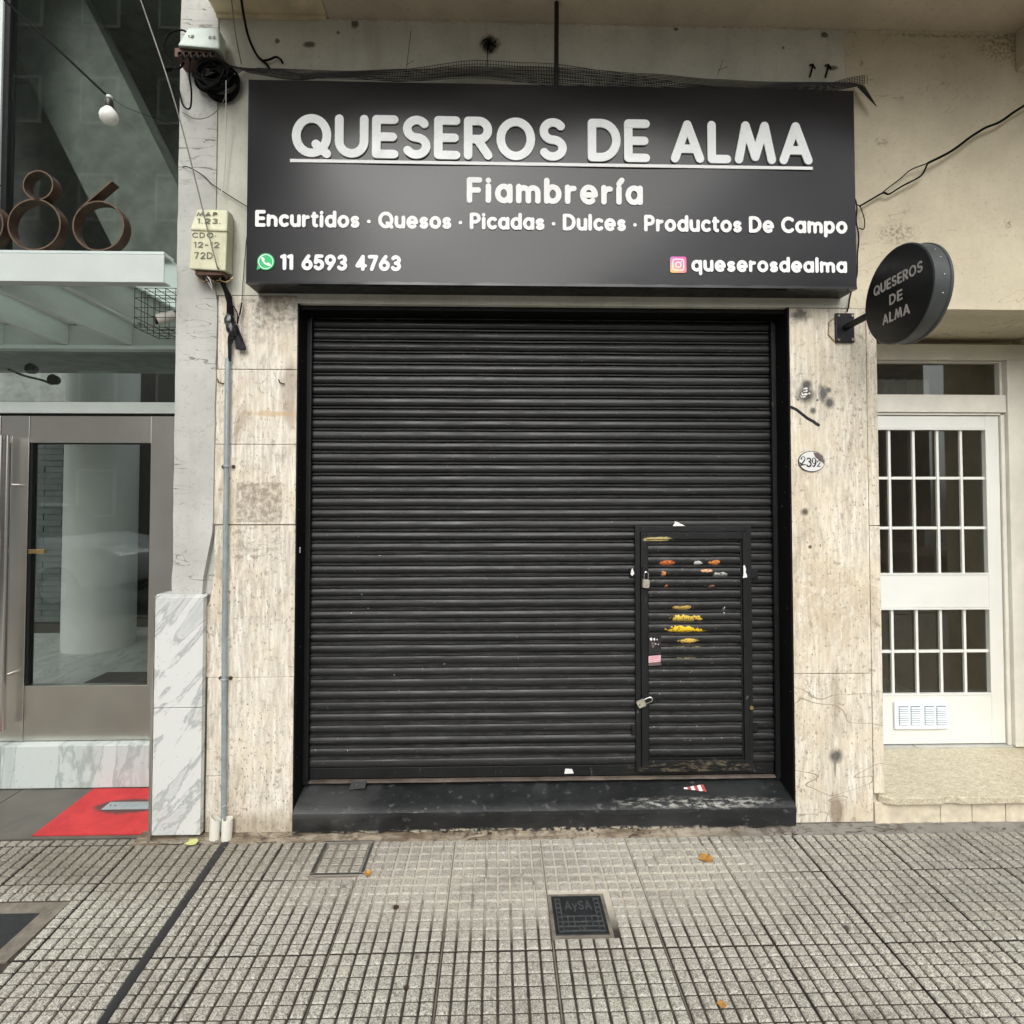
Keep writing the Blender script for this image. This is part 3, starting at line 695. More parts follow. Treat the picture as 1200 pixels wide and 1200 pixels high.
# ---- left stone pillar
pl = thing('stone_pillar', (-1.19, 0, 0), 'travertine clad pillar left of the shutter, with a grey conduit running down it', 'pillar')
box('core', 'render', -1.56, -.992, .024, .30, .0, 2.60, pl)
gap = .0022
courses = [(-1.372, 2.238, 2.60, 0), (-1.378, 1.870, 2.236, 1), (-1.381, 1.479, 1.868, 0), (-1.352, .744, 1.475, -2), (-1.30, .006, .742, -1)]
for x0, z0, z1, dy in courses:
    if z0 < .1:      # foot course: a narrow piece left of the conduit
        box('travertine_slab', 'trav_l', -1.303, -.987, -.001, .024, .006, .741, pl, .003)
        box('travertine_slab', 'trav_l', -1.400, -1.306, .001, .024, .275, .741, pl, .003)
        box('travertine_slab', 'trav_l', -1.402, -1.306, .002, .024, .008, .272, pl, .003)
    elif dy == -2:   # broken left edge
        mb = MB(); ez = [z0 + (z1 - z0) * i / 12 for i in range(13)]
        poly = [(-.987, z0), (-.987, z1), (-1.374, z1)] + [(-1.374 + .012 * jig(i, 31) - (.050 if z < 1.05 else .050 * max(0, 1 - (z - 1.05) / .12)), z) for i, z in reversed(list(enumerate(ez[:-1])))]
        mb.prism(poly, .022, 'y', .002); mb.build('travertine_slab', 'trav_l', pl)
    else:
        box('travertine_slab', 'trav_l', x0, -.987, .0015 * dy, .024, z0, z1 - .0, pl, .003)
# ---- grey corner pillar, marble foot
pg = thing('cement_pillar', (-1.47, 0, 0), 'grey cracked cement pillar between the glass entrance and the shop, marble slabs at its foot', 'pillar')
mb = MB(); zs = [1.145 + i * .075 for i in range(52)]
right = [(-1.376 + .006 * jig(i, 77) if z > 1.48 and z < 2.6 else (-1.38 if z <= 1.48 else -1.386), z) for i, z in enumerate(zs)]
left = [(-1.568 + .003 * jig(i, 41), z) for i, z in enumerate(zs)]
right = [(x - (.045 * max(0, min(1, (1.45 - z) / .25)) if z < 1.45 else 0), z) for x, z in right]
mb.prism(left[::-1] + right, .032, 'y', -.010)
mb.build('render', 'render', pg)
box('core', 'render', -1.562, -1.40, .0235, .60, 1.145, 5.0, pg)
box('core', 'render', -1.60, -1.41, -.008, .60, .02, 1.135, pg)
box('marble_slab', 'marble', -1.628, -1.402, -.040, -.010, .616, 1.136, pg, .002)
box('marble_slab', 'marble', -1.628, -1.402, -.040, -.010, .022, .613, pg, .002)
box('marble_cap', 'marble', -1.640, -1.402, -.009, .10, 1.136, 1.144, pg)
box('corner_strip', 'steel', -1.642, -1.630, -.043, .12, -.01, 1.138, pg, .001)
# ---- right stone pillar
pr = thing('stone_pillar', (1.68, 0, 0), 'travertine clad pillar right of the shutter, with a small oval number plate and soot marks', 'pillar')
box('core', 'render', 1.466, 1.90, .024, .55, 0, 2.562, pr)
box('travertine_slab', 'trav_r', 1.461, 1.852, 0, .024, .739, 2.563, pr, .003)
box('travertine_slab', 'trav_r', 1.461, 1.852, .001, .024, .012, .736, pr, .003)
box('travertine_slab', 'trav_r', 1.855, 1.908, .001, .024, 1.470, 2.560, pr, .003)
box('travertine_slab', 'trav_r', 1.855, 1.908, .0, .024, .15, 1.467, pr, .003)
mb = MB(); FP = lambda x, z, d: (x, -d, z)
ribbon(mb, [(1.466, 2.062), (1.492, 2.050), (1.520, 2.028), (1.548, 2.006), (1.572, 1.993)], .0150, FP, -.0005, .0006)
ribbon(mb, [(1.578, 1.990), (1.590, 1.980), (1.603, 1.973)], .016, FP, -.0005, .0007)
mb.build('paint_stroke', 'inkblack', pr, label='black painted slash', kind='stuff')
mb = MB(); rc = random.Random(9)
for q in range(16):
    a = rc.uniform(0, 6.28); r_ = rc.uniform(.005, .026); x, z = 1.533 + r_ * math.cos(a), 2.130 + r_ * 1.2 * math.sin(a); w_ = rc.uniform(.003, .009)
    mb.prism([(x + w_ * rc.uniform(.5, 1) * math.cos(t), z + w_ * rc.uniform(.5, 1) * math.sin(t)) for t in (0, 1, 2.1, 3.1, 4.2, 5.2)], .001, 'y', -.0007 - q * .00005)
mb.build('paper_remains', 'paper', pr, kind='stuff')
# ---- wall over the shop
w = thing('shop_wall', (.2, 0, 2.6), 'pale grey painted wall above the shutter opening, behind the black sign', 'wall')
box('wall', 'upper', -1.386, -.99, 0, .60, 2.603, 3.998, w)
box('wall', 'upper', -.99, 1.462, 0, .60, 2.566, 3.998, w)
box('wall', 'upper', 1.462, 1.77, 0, .60, 2.566, 3.998, w)
box('header', 'bjamb', -.98, 1.452, .03, .20, 2.545, 2.565, w)
# ---- beige building on the right
wb = thing('beige_wall', (2.6, 0, 2.56), 'beige stucco wall over the white door, thin cracks', 'wall')
box('wall', 'stucco', 1.77, 5.2, -.001, .60, 2.563, 3.998, wb)
box('reveal', 'stucco', 3.145, 5.2, -.0, .56, .12, 2.563, wb)
box('corner_beam', 'soffit', 2.655, 3.3, -1.0, -.003, 3.795, 3.998, wb, .004)
# ---- balcony overhead
bal = thing('balcony', (1.5, -.6, 4.0), 'underside of the brownish balcony slab over the sign', 'balcony')
box('slab', 'soffit', -.848, 5.2, -1.15, .60, 4.0, 4.16, bal)
bal2 = thing('balcony', (-1.1, -.4, 4.0), 'ochre stone balcony edge above the white cable box', 'balcony')
box('slab', 'corbel', -1.395, -.852, -1.15, .60, 4.002, 4.16, bal2)
box('lip', 'corbel', -1.395, -.856, -.022, -.002, 3.985, 4.0015, bal2, .002)
# sill of plaster crumbs where wall meets soffit
mb = MB()
for i in range(230):
    x = random.uniform(-.83, 2.62); r = random.uniform(.003, .011) * (1.6 if random.random() < .1 else 1)
    mb.add([(x - r * 2, -.002, 3.999), (x + r * 2, -.002, 3.999), (x + r * random.uniform(-1, 1), -.002 - r * .7, 3.997), (x + r * random.uniform(-1, 1), -.001, 3.998 - r * 1.2)], [(0, 3, 2), (1, 2, 3), (0, 1, 3)])
mb.build('crumbling_plaster', 'soffit', w, kind='stuff')

# ---- shop threshold
st = thing('shop_step', (.24, 0, 0), 'black painted sloping step along the foot of the shutter, paint worn on its edge', 'step')
mb = MB(); N = 70; prof = [(.22, .170), (.152, .168), (.145, .158), (.02, .128), (-.010, .119), (-.028, .104), (-.030, .085), (-.027, .078), (-.026, .0), (.22, .0)]
vs_ = []
for i in range(N + 1):
    x = -.977 + 2.428 * i / N; e = min(i, N - i)
    for j, (y, z) in enumerate(prof):
        jy = .0016 * jig(i * .6 + j, 6) if 1 < j < 9 else 0
        zb = .012 + .010 * jig(i * .35, 19) if z == 0 and y < 0 else z
        vs_.append((x, y + jy, zb + (.0012 * jig(i * .7, 14 + j) if 1 < j < 7 else 0)))
P_ = len(prof)
mb.add(vs_, [(i * P_ + j, (i + 1) * P_ + j, (i + 1) * P_ + (j + 1) % P_, i * P_ + (j + 1) % P_)[::-1] for i in range(N) for j in range(P_)] + [tuple(range(P_)), tuple(range(N * P_ + P_ - 1, N * P_ - 1, -1))])
mb.build('step', 'bstep', st, True)
mb = MB()
for i in range(60):    # crumbling mortar showing under the front edge
    x = -.40 + i * .027; mb.box(x, x + .026, -.034 + .004 * jig(i, 3), -.016, -.002, .011 + .006 * jig(i, 12))
mb.build('mortar_edge', 'mortar', st)

# ---- shutter with its jambs
sh = thing('roller_shutter', (.24, .15, .17), 'closed black roller shutter with a small wicket door at its right', 'shutter')
box('jamb', 'bjamb', -.9865, -.980, .001, .21, .02, 2.565, sh)
box('jamb', 'bjamb', 1.4515, 1.4605, -.004, .21, .02, 2.565, sh)
for s, x in ((1, -.979), (-1, 1.4505)):
    a, b = sorted((x, x + s * .026))
    mb = MB().box(a, b, .118, .126, .168, 2.545); c0, c1 = sorted((x + s * .020, x + s * .026)); mb.box(c0, c1, .109, .118, .168, 2.545)
    mb.box(a, b, .176, .186, .168, 2.545)
    mb.build('guide_rail', 'bframe', sh)
PITCH = .0577
def slat_mesh(x0, x1, name, mat, dep=.011):
    prof = [(.0, .0), (.0010, -.005), (.0035, -.0085)] + [(.004 + .037 * q / 8, -.0085 - (dep - .0085 + .0022) * math.sin(math.pi * (q / 8) ** .8)) for q in range(1, 8)] + [(.0412, -.0060), (.0418, .001), (.0440, .003), (.0450, -.006), (.0458, -.0150), (.0510, -.0155), (.0534, -.0100), (.0538, .002), (PITCH - .0006, .003), (PITCH, .0)]
    n_ = 26; vs_ = []
    rr = random.Random(int(x0 * 100))
    for i in range(n_ + 1):
        x = x0 + (x1 - x0) * i / n_; 
        for j, (z, y) in enumerate(prof): vs_.append((x, y * (1 + .06 * jig(i * .9 + j * .1, x0 * 9000)) + .0010 * jig(i * .35, x0 * 7000), z + .0008 * jig(i * .22, x0 * 5000)))
    P = len(prof); mb = MB()
    mb.add(vs_, [(i * P + j, (i + 1) * P + j, (i + 1) * P + j + 1, i * P + j + 1) for i in range(n_) for j in range(P - 1)])
    mb.mi = [1 if prof[j][0] > .0445 and prof[j][0] < .0535 and prof[j][1] < -.005 else 0 for i in range(n_) for j in range(P - 1)]
    return mb.mesh(name, [mat, 'slatedge'], True)
sm = [slat_mesh(-.955 + .0001 * q, 1.428, 'slat', 'slat', .0105 + .0006 * q) for q in range(7)]
for i in range(40):
    o = place('slat', sm[(i * 3 + i // 7) % 7], (.002 * jig(i, 1), .152 + .0018 * jig(i, 2), .238 + PITCH * i), sh)
    o.rotation_euler = (0, .0005 * jig(i, 5), 0)
box('bottom_bar', 'bframe', -.955, 1.428, .142, .158, .184, .2375, sh, .002)
mb = MB(); vs_ = []
for i in range(61):
    x = -.953 + 2.379 * i / 60; w_ = .002 * jig(i, 7)
    vs_ += [(x, .142, .181 + w_ * .3), (x, .121 + w_, .181 + w_ * .3), (x, .120 + w_, .172), (x, .142, .172)]
mb.add(vs_, [(i * 4 + j, (i + 1) * 4 + j, (i + 1) * 4 + (j + 1) % 4, i * 4 + (j + 1) % 4) for i in range(60) for j in range(4)])
M['footrail'] = plain('worn_brown_rail', (.13, .105, .085), .6, .2, var=.5, vs_=7)
mb.build('foot_rail', 'footrail', sh)
MB().add([(-.735, .118, .180), (-.66, .118, .186), (-.665, .095, .160), (-.745, .095, .152), (-.735, .122, .175), (-.66, .122, .180), (-.665, .099, .155), (-.745, .099, .147)],
         [(0, 3, 2, 1), (4, 5, 6, 7), (0, 1, 5, 4), (1, 2, 6, 5), (2, 3, 7, 6), (3, 0, 4, 7)]).build('latch_tab', 'bframe', sh)
box('side_patch', 'bframe', 1.285, 1.43, .139, .152, .30, .345, sh)
box('backing', 'dark', -.97, 1.44, .19, .21, .17, 2.545, sh)
# wicket
wk = thing('wicket_door', (1.01, .13, .2), 'small black wicket door with its own slats, chipped yellow and orange paint, set in the shutter', 'door')
def frame(x0, x1, z0, z1, tl, tr, tt, tb, ya, yb, mat, parent, name, bev=.002):
    box(name, mat, x0, x0 + tl, ya, yb, z0, z1, parent, bev); box(name, mat, x1 - tr, x1, ya, yb, z0, z1, parent, bev)
    box(name, mat, x0 + tl + .0005, x1 - tr - .0005, ya, yb, z1 - tt, z1, parent, bev); box(name, mat, x0 + tl + .0005, x1 - tr - .0005, ya, yb, z0, z0 + tb, parent, bev)
frame(.706, 1.312, .208, 1.462, .026, .030, .030, .028, .121, .140, 'bframe', wk, 'outer_frame')
frame(.734, 1.286, .237, 1.430, .030, .022, .034, .032, .113, .138, 'bframe', wk, 'leaf_frame')
frame(.7655, 1.263, .270, 1.395, .008, .008, .010, .008, .124, .139, 'bframe', wk, 'inner_frame', .001)
wm = slat_mesh(.775, 1.254, 'slat', 'wslat', .012)
for i in range(19):
    place('slat', wm, (0, .137 + .001 * jig(i, 44), .282 + PITCH * i + (0 if i < 18 else .001)), wk)
box('hinge', 'bframe', 1.312, 1.346, .122, .142, 1.19, 1.235, wk, .002); box('hinge', 'bframe', 1.312, 1.340, .122, .142, .405, .445, wk, .002)
box('keep_plate', 'bframe', .680, .7055, .124, .142, 1.20, 1.245, wk, .002); box('keep_plate', 'bframe', .684, .7055, .124, .142, .395, .440, wk, .002)
box('hasp', 'bframe', .742, .762, .106, .113, 1.205, 1.26, wk, .001); box('hasp', 'bframe', .735, .800, .106, .1125, .565, .605, wk, .001)
mb = MB(); rc = random.Random(21)
for q in range(46):
    if q % 2: x, y, z = rc.choice((-.9795, 1.4510)), rc.uniform(.01, .1), rc.uniform(.2, 2.3); r = rc.uniform(.001, .003); d = .0006 if x < 0 else -.0006; mb.add([(x + d, y - r, z), (x + d, y + r, z + r), (x + d, y, z + 2.2 * r)], [(0, 1, 2)])
    else: x, z = rc.uniform(-.93, .68), rc.uniform(.25, 1.4); r = rc.uniform(.0012, .0028); mb.add([(x - r, .1385, z), (x + r, .1385, z - r * .4), (x + r * .3, .1385, z + r * 1.6)], [(0, 1, 2)])
mb.build('paint_flecks', 'paper', sh, kind='stuff')
mb = MB(); mb.lathe((1.302, .118, .53), [(.010, -.004), (.010, .002)], 8, 'y'); mb.build('bolt', 'brass', wk)

# ---- right door
rd = thing('white_door', (2.54, .5, .155), 'white metal door with barred dark panes and a louvre vent, in a cream frame', 'door')
YF = .50
box('frame_head', 'wframe', 1.93, 3.142, YF - .02, YF + .08, 2.430, 2.522, rd, .003)
box('frame_jamb', 'wframe', 3.030, 3.142, YF - .02, YF + .08, .150, 2.4285, rd, .003)
box('frame_jamb', 'wframe', 1.93, 2.03, YF - .02, YF + .08, .150, 2.4285, rd, .003)
box('frame_bead', 'wframe', 3.006, 3.029, YF + .003, YF + .05, .152, 2.105, rd, .003)
box('frame_bead', 'wframe', 2.031, 3.005, YF + .003, YF + .05, 2.103, 2.115, rd, .001)
box('transom_bar', 'wframe', 2.031, 3.0285, YF - .01, YF + .06, 2.117, 2.222, rd, .003)
box('frame_bead', 'wframe', 3.012, 3.029, YF + .012, YF + .05, 2.2235, 2.4285, rd, .002)
box('frame_bead', 'wframe', 2.031, 3.0115, YF + .012, YF + .05, 2.418, 2.4285, rd, .002)
box('transom_pane', 'glassold', 2.031, 3.011, YF + .045, YF + .049, 2.223, 2.417, rd)
YL = YF + .016
for n_, a in {'stile': (2.035, 2.188, .158, 2.100), 'stile.': (2.922, 3.003, .158, 2.100), 'top_rail': (2.1885, 2.9215, 2.024, 2.100), 'middle_rail': (2.1885, 2.9215, .955, 1.150), 'bottom_panel': (2.1885, 2.9215, .158, .442)}.items():
    box(n_.rstrip('.'), 'wpaint', a[0], a[1], YL, YL + .04, a[2], a[3], rd, .003)
XB = [2.188, 2.342, 2.490, 2.636, 2.781, 2.922]
for (z0, z1, zb) in ((1.150, 2.024, [1.428, 1.726]), (.442, .955, [.696])):
    zz = [z0] + zb + [z1]
    for xb in XB[1:-1]: box('glazing_bar', 'wpaint', xb - .0075, xb + .0075, YL + .012, YL + .026, z0, z1, rd, .001)
    for i in range(len(XB) - 1):
        a = XB[i] + (.0095 if i else .0005); b = XB[i + 1] - (.0095 if i < 4 else .0005)
        for z in zb: box('glazing_bar', 'wpaint', a, b, YL + .013, YL + .025, z - .008, z + .008, rd, .001)
        for j in range(len(zz) - 1):
            o = box('pane', 'glassold', a, b, YL + .028, YL + .032, zz[j] + .008, zz[j + 1] - .008, rd)
            o.rotation_euler = (jig(i + j * 5, 51) * .006, 0, jig(i * 3 + j, 52) * .006)
    box('glazing_bead', 'wpaint', 2.189, 2.921, YL - .004, YL + .02, z1 - .010, z1 - .001, rd, .001)
    box('glazing_bead', 'wpaint', 2.189, 2.921, YL - .004, YL + .02, z0 + .001, z0 + .010, rd, .001)
# vent
vt = MB().box(2.326, 2.648, YL - .016, YL - .001, .250, .408).build('vent', 'vent', rd, False, .004)
for g_ in range(4):
    box('slot_shade', 'ventdark', 2.350 + g_ * .071 + (.012 if g_ > 1 else 0), 2.406 + g_ * .071 + (.012 if g_ > 1 else 0), YL - .0175, YL - .0165, .276, .386, vt)
    gx = 2.352 + g_ * .071 + (.012 if g_ > 1 else 0)
    for q in range(8):
        z = .281 + q * .0130
        MB().hexa([(gx, YL - .024, z), (gx + .052, YL - .024, z), (gx + .052, YL - .017, z + .001), (gx, YL - .017, z + .001), (gx, YL - .0225, z + .002), (gx + .052, YL - .0225, z + .002), (gx + .052, YL - .017, z + .0075), (gx, YL - .017, z + .0075)]).build('louvre', 'vent', vt)
rm = thing('hallway', (2.5, 1.7, .15), 'dim brown hallway behind the white door with a grey curtain over the transom', 'hallway')
box('back_wall', 'brown', 1.9, 3.3, 3.2, 3.25, .15, 2.56, rm); box('side_wall', 'brown', 3.15, 3.2, .62, 3.19, .15, 2.56, rm); box('side_wall', 'brown', 1.90, 1.94, .62, 3.19, .15, 2.56, rm)
box('ceiling', 'brown', 1.9, 3.3, .62, 3.3, 2.565, 2.6, rm); box('floor', 'brown', 1.9, 3.3, .62, 3.3, .10, .15, rm)
mb = MB(); vs_ = []
for i in range(41):
    x = 2.10 + .56 * i / 40; y = .60 + .012 * math.sin(i * 1.3); vs_ += [(x, y, 2.05), (x, y, 2.335)]
mb.add(vs_, [(i * 2, i * 2 + 2, i * 2 + 3, i * 2 + 1) for i in range(40)]); mb.build('curtain', 'curtain', rm, True)
# granite step of the door
gs = thing('door_step', (2.7, 0, 0), 'speckled ochre granite step with a chipped nosing under the white door', 'step')
mb = MB(); top = []; n_ = 90
for i in range(n_ + 1):
    x = 1.880 + 3.2 * i / n_
    ch = -.012 if abs(x - 2.225) < .03 else 0
    top.append((x, -.032 - ch + .0012 * jig(i, 21)))
top[0] = (1.880, .004); top[1] = (1.9, -.022)
poly = [(x, y) for x, y in top] + [(5.08, .495), (1.880, .495)]
mb.prism(poly, .034, 'z', .109); mb.build('tread', 'granite', gs, False, .003)
x = 1.856
for i, xe in enumerate((2.185, 2.345, 2.515, 2.84, 3.2, 3.6, 4.1, 4.6, 5.08)):
    box('riser_piece', 'trav_edge', x, xe - .003, -.004 + .001 * jig(i, 3), .03, .004, .108, gs, .002); x = xe
box('core', 'render', 1.865, 5.08, .031, .60, .0, .108, gs)
box('fill', 'render', 1.912, 5.08, .496, .62, .1085, .150, gs)

# ================================================================== LEFT ENTRANCE
en = thing('entrance_door', (-2.4, .5, .235), 'brushed steel and glass entrance door with a long vertical bar handle', 'door')
YE = .50
box('stile', 'steel', -2.832, -2.676, YE - .004, YE + .045, .240, 2.076, en, .002)
box('top_rail', 'steelh', -2.674, -1.992, YE - .002, YE + .045, 1.923, 2.076, en, .002)
box('bottom_rail', 'steelh', -2.674, -1.992, YE - .002, YE + .045, .240, .545, en, .002)
box('side_panel', 'steel', -1.990, -1.60, YE - .006, YE + .05, .240, 2.076, en, .002)
box('side_panel', 'steel', -3.4, -2.836, YE - .006, YE + .05, .240, 2.076, en, .002)
box('gasket', 'black', -2.6735, -2.660, YE + .004, YE + .04, .546, 1.922, en); box('gasket', 'black', -2.659, -1.993, YE + .006, YE + .04, 1.916, 1.922, en)
box('pane', 'glass', -2.6595, -1.993, YE + .018, YE + .026, .546, 1.9155, en)
box('latch', 'brass', -2.672, -2.585, YE + .001, YE + .017, 1.290, 1.315, en, .002)
hd = MB().tube([(-2.742, YE - .075, .33), (-2.742, YE - .075, 1.955)], .027, 24).build('handle', 'polished', en, True)
for z in (.62, 1.68): MB().tube([(-2.742, YE - .06, z), (-2.742, YE - .004, z)], .010, 10).build('handle_stud', 'polished', hd, True)
box('lintel', 'aluwhite', -3.6, -1.60, YE - .012, YE + .05, 2.092, 2.156, en, .002)
box('gap_strip', 'black', -3.6, -1.60, YE + .012, YE + .04, 2.0765, 2.0915, en)
box('transom_pane', 'glass', -2.935, -1.60, YE + .012, YE + .020, 2.157, 2.452, en)
box('transom_pane', 'glass', -3.6, -2.943, YE + .012, YE + .020, 2.157, 2.452, en)
box('mullion', 'alu', -2.942, -2.936, YE + .0, YE + .03, 2.157, 2.452, en)
rs = thing('marble_riser', (-2.6, .44, 0), 'white veined marble riser below the steel entrance door', 'step')
for x0, x1 in ((-2.745, -1.60), (-3.9, -2.748)): box('marble_slab', 'marble2', x0, x1, .440, .70, .004, .2345, rs, .002)
# canopy
cp = thing('entrance_canopy', (-2.4, .2, 2.62), 'pale metal canopy over the entrance with slanting grey blades beneath', 'canopy')
mb = MB().box(-3.6, -1.578, -.100, -.094, 2.624, 2.757).box(-3.6, -1.578, -.0935, -.045, 2.624, 2.630).box(-3.6, -1.578, -.0935, -.045, 2.751, 2.757)
mb.build('fascia', 'aluwhite', cp, False, .001)
box('cap', 'alu', -3.6, -1.5785, -.101, -.020, 2.7575, 2.770, cp)
box('back_channel', 'aluwhite', -3.6, -1.60, YE - .018, YE + .04, 2.478, 2.595, cp); box('back_flange', 'alu', -3.6, -1.60, YE - .04, YE + .03, 2.455, 2.476, cp, .001)
for i in range(6):     # blades run skew from the back channel to the fascia
    xb = -1.765 - i * .361; xf = xb - .325
    zf, zb_ = 2.620, 2.480
    mb = MB().hexa([(xf, -.044, zf), (xf + .030, -.044, zf), (xb + .030, YE - .02, zb_), (xb, YE - .02, zb_), (xf, -.044, zf + .17), (xf + .030, -.044, zf + .17), (xb + .030, YE - .02, zb_ + .125), (xb, YE - .02, zb_ + .125)])
    mb.hexa([(xf - .0, -.044, zf + .165), (xf + .06, -.044, zf + .165), (xb + .06, YE - .02, zb_ + .120), (xb, YE - .02, zb_ + .120), (xf, -.044, zf + .175), (xf + .06, -.044, zf + .175), (xb + .06, YE - .02, zb_ + .130), (xb, YE - .02, zb_ + .130)])
    mb.build('blade', 'alublade', cp)
MB().hexa([(-3.6, -.044, 2.752), (-1.575, -.044, 2.752), (-1.575, .56, 2.64), (-3.6, .56, 2.64), (-3.6, -.044, 2.758), (-1.575, -.044, 2.758), (-1.575, .56, 2.646), (-3.6, .56, 2.646)]).build('roof_sheet', 'frost', cp)
# glazed wall over it
cw = thing('glass_wall', (-2.3, .05, 2.76), 'dark green tinted glass wall above the entrance canopy', 'window')
YG = .42
box('pane', 'glassdark', -2.392 * 1.15, -1.575, YG, YG + .012, 2.77, 4.9, cw)
box('mullion', 'black', -2.785, -2.755, YG - .02, YG + .03, 2.77, 4.9, cw)
box('side_panel', 'alublade', -3.8, -2.787, YG - .03, YG + .03, 2.77, 4.9, cw)
box('bottom_frame', 'alusoft', -3.8, -1.575, YG - .02, YG + .03, 2.70, 2.769, cw)

# room behind the glass wall
ro = thing('upper_room', (-2.4, 1.2, 2.8), 'dim room with an added sloping slab behind the tinted glass', 'room')
box('back_wall', 'greenwall', -4.6, -1.0, 1.70, 1.75, 2.66, 4.9, ro); box('floor', 'dark', -4.6, -1.57, .6, 1.7, 2.66, 2.70, ro)
box('side_wall', 'greenwall', -1.02, -1.0, .60, 1.7, 2.66, 4.9, ro); box('ceiling', 'greenwall', -4.6, -1.0, .44, 1.75, 4.9, 4.95, ro); box('side_wall', 'greenwall', -4.6, -4.55, .44, 1.7, 2.66, 4.9, ro); box('facade_above', 'greenwall', -4.6, -1.58, .40, .44, 4.9, 6.5, ro)
MB().hexa([(-2.2, .8, 2.72), (-1.6, .8, 2.72), (-1.6, 1.0, 2.72), (-2.2, 1.0, 2.72), (-3.3, .8, 4.9), (-2.7, .8, 4.9), (-2.7, 1.0, 4.9), (-3.3, 1.0, 4.9)]).build('reflection_slab', 'greenwall', ro)  # added slab; its slope stands in for diagonals mirrored in the glass
# lobby behind the door
lb = thing('lobby', (-3.2, 2.5, .235), 'entrance lobby with a thick round column, pale brick wall and marble floor', 'lobby')
box('floor', 'lobbyfloor', -7, -1.2, .705, 5.2, .10, .235, lb)
box('back_wall', 'lobbywall', -7, -1.2, 5.2, 5.25, .10, 4.1, lb)
box('ceiling', 'lobbywall', -7, -1.2, .56, 1.75, 2.60, 2.64, lb)
box('side_wall', 'lobbywall', -1.45, -1.40, .62, 5.2, .235, 2.6, lb)
box('dark_doorway', 'dark', -4.3, -2.6, 3.30, 3.34, .235, 3.2, lb)  # solid panel; the opening's unlit depth is put into its dark colour
MB().lathe((-3.70, 2.55, .235), [(.285, 0), (.285, 3.6)], 48).build('column', 'lobbycol', lb, True)
box('skirting', 'dark', -5.4, -4.03, 3.05, 3.07, .235, .33, lb)
bw = box('brick_wall', 'groove', -6.4, -4.00, 3.10, 3.2, .235, 2.6, lb)
mbm = MB().box(0, .36, 0, .018, 0, .058).mesh('brick', ['brick'])
for r_ in range(37):
    for q in range(6):
        place('brick', mbm, (-6.3 + q * .366 + (.183 if r_ % 2 else 0), 3.079 + .004 * jig(r_ * 7 + q, 3), .34 + r_ * .0612), bw)
box('doormat', 'matt', -3.05, -2.1, 1.15, 1.72, .235, .247, lb, label=None)
sp = thing('twin_spotlight', (-2.85, .75, 2.33), 'small unlit twin spotlight behind the transom glass of the entrance', 'spotlight')
MB().tube(catmull([(-2.98, .70, 2.39), (-2.90, .72, 2.355), (-2.80, .73, 2.33), (-2.735, .72, 2.305)]), .007, 8).build('arm', 'socket', sp, True)
for x, z in ((-2.835, 2.392), (-2.70, 2.325)):
    MB().lathe((x, .68, z), [(.010, .05), (.026, .035), (.033, .0), (.030, -.004), (.024, .006)], 16, 'y').build('lamp_head', 'socket', sp, True)

# numerals of rusty steel band
def numeral(x, parts, lab):
    t = thing('house_numeral', (x, -.06, 2.764), lab, 'house number', 'rusty steel house numerals')
    for pts, closed in parts:
        mb = MB(); n_ = len(pts); th = .0032
        pts = [(a, b + .010) for a, b in pts]
        L = []; 
        for i in range(n_):
            a = pts[(i - 1) % n_] if closed else pts[max(i - 1, 0)]; b = pts[(i + 1) % n_] if closed else pts[min(i + 1, n_ - 1)]
            l = math.dist(a, b); L.append(((-(b[1] - a[1])) / l * th, (b[0] - a[0]) / l * th))
        vs_ = []
        for (px, pz), (nx, nz) in zip(pts, L):
            vs_ += [(px + nx, -.098, pz + nz), (px - nx, -.098, pz - nz), (px - nx, -.046, pz - nz), (px + nx, -.046, pz + nz)]
        m_ = n_ if closed else n_ - 1
        for i in range(m_):
            for j in range(4):
                mb.cm = 1 if j == 0 else 0
                b_ = ((i + 1) % n_) * 4; mb.add([], []); mb.f.append((i * 4 + j, i * 4 + (j + 1) % 4, b_ + (j + 1) % 4, b_ + j)); mb.mi.append(mb.cm)
        mb.v = vs_
        if not closed: mb.f += [(0, 3, 2, 1), (n_ * 4 - 4, n_ * 4 - 3, n_ * 4 - 2, n_ * 4 - 1)]; mb.mi += [0, 0]
        mb.build('band', ['rust', 'rustrim'], t)
def circ(cx, cz, r, n_=48): return [(cx + r * math.cos(2 * math.pi * i / n_), cz + r * math.sin(2 * math.pi * i / n_)) for i in range(n_)]
numeral(-2.184, [(circ(-2.184, 2.885, .120), True), (circ(-2.170, 3.073, .068), True)], 'rusty steel numeral 8 standing on the entrance canopy')
numeral(-1.887, [(circ(-1.887, 2.882, .117), True), ([(-1.972, 2.966), (-1.829, 3.098)], False)], 'rusty steel numeral 6 with a straight tail, standing on the entrance canopy')
numeral(-2.445, [(circ(-2.445, 2.882, .117), True), ([(-2.530, 2.966), (-2.387, 3.098)], False)], 'rusty steel numeral cut off at the left edge, standing on the entrance canopy')

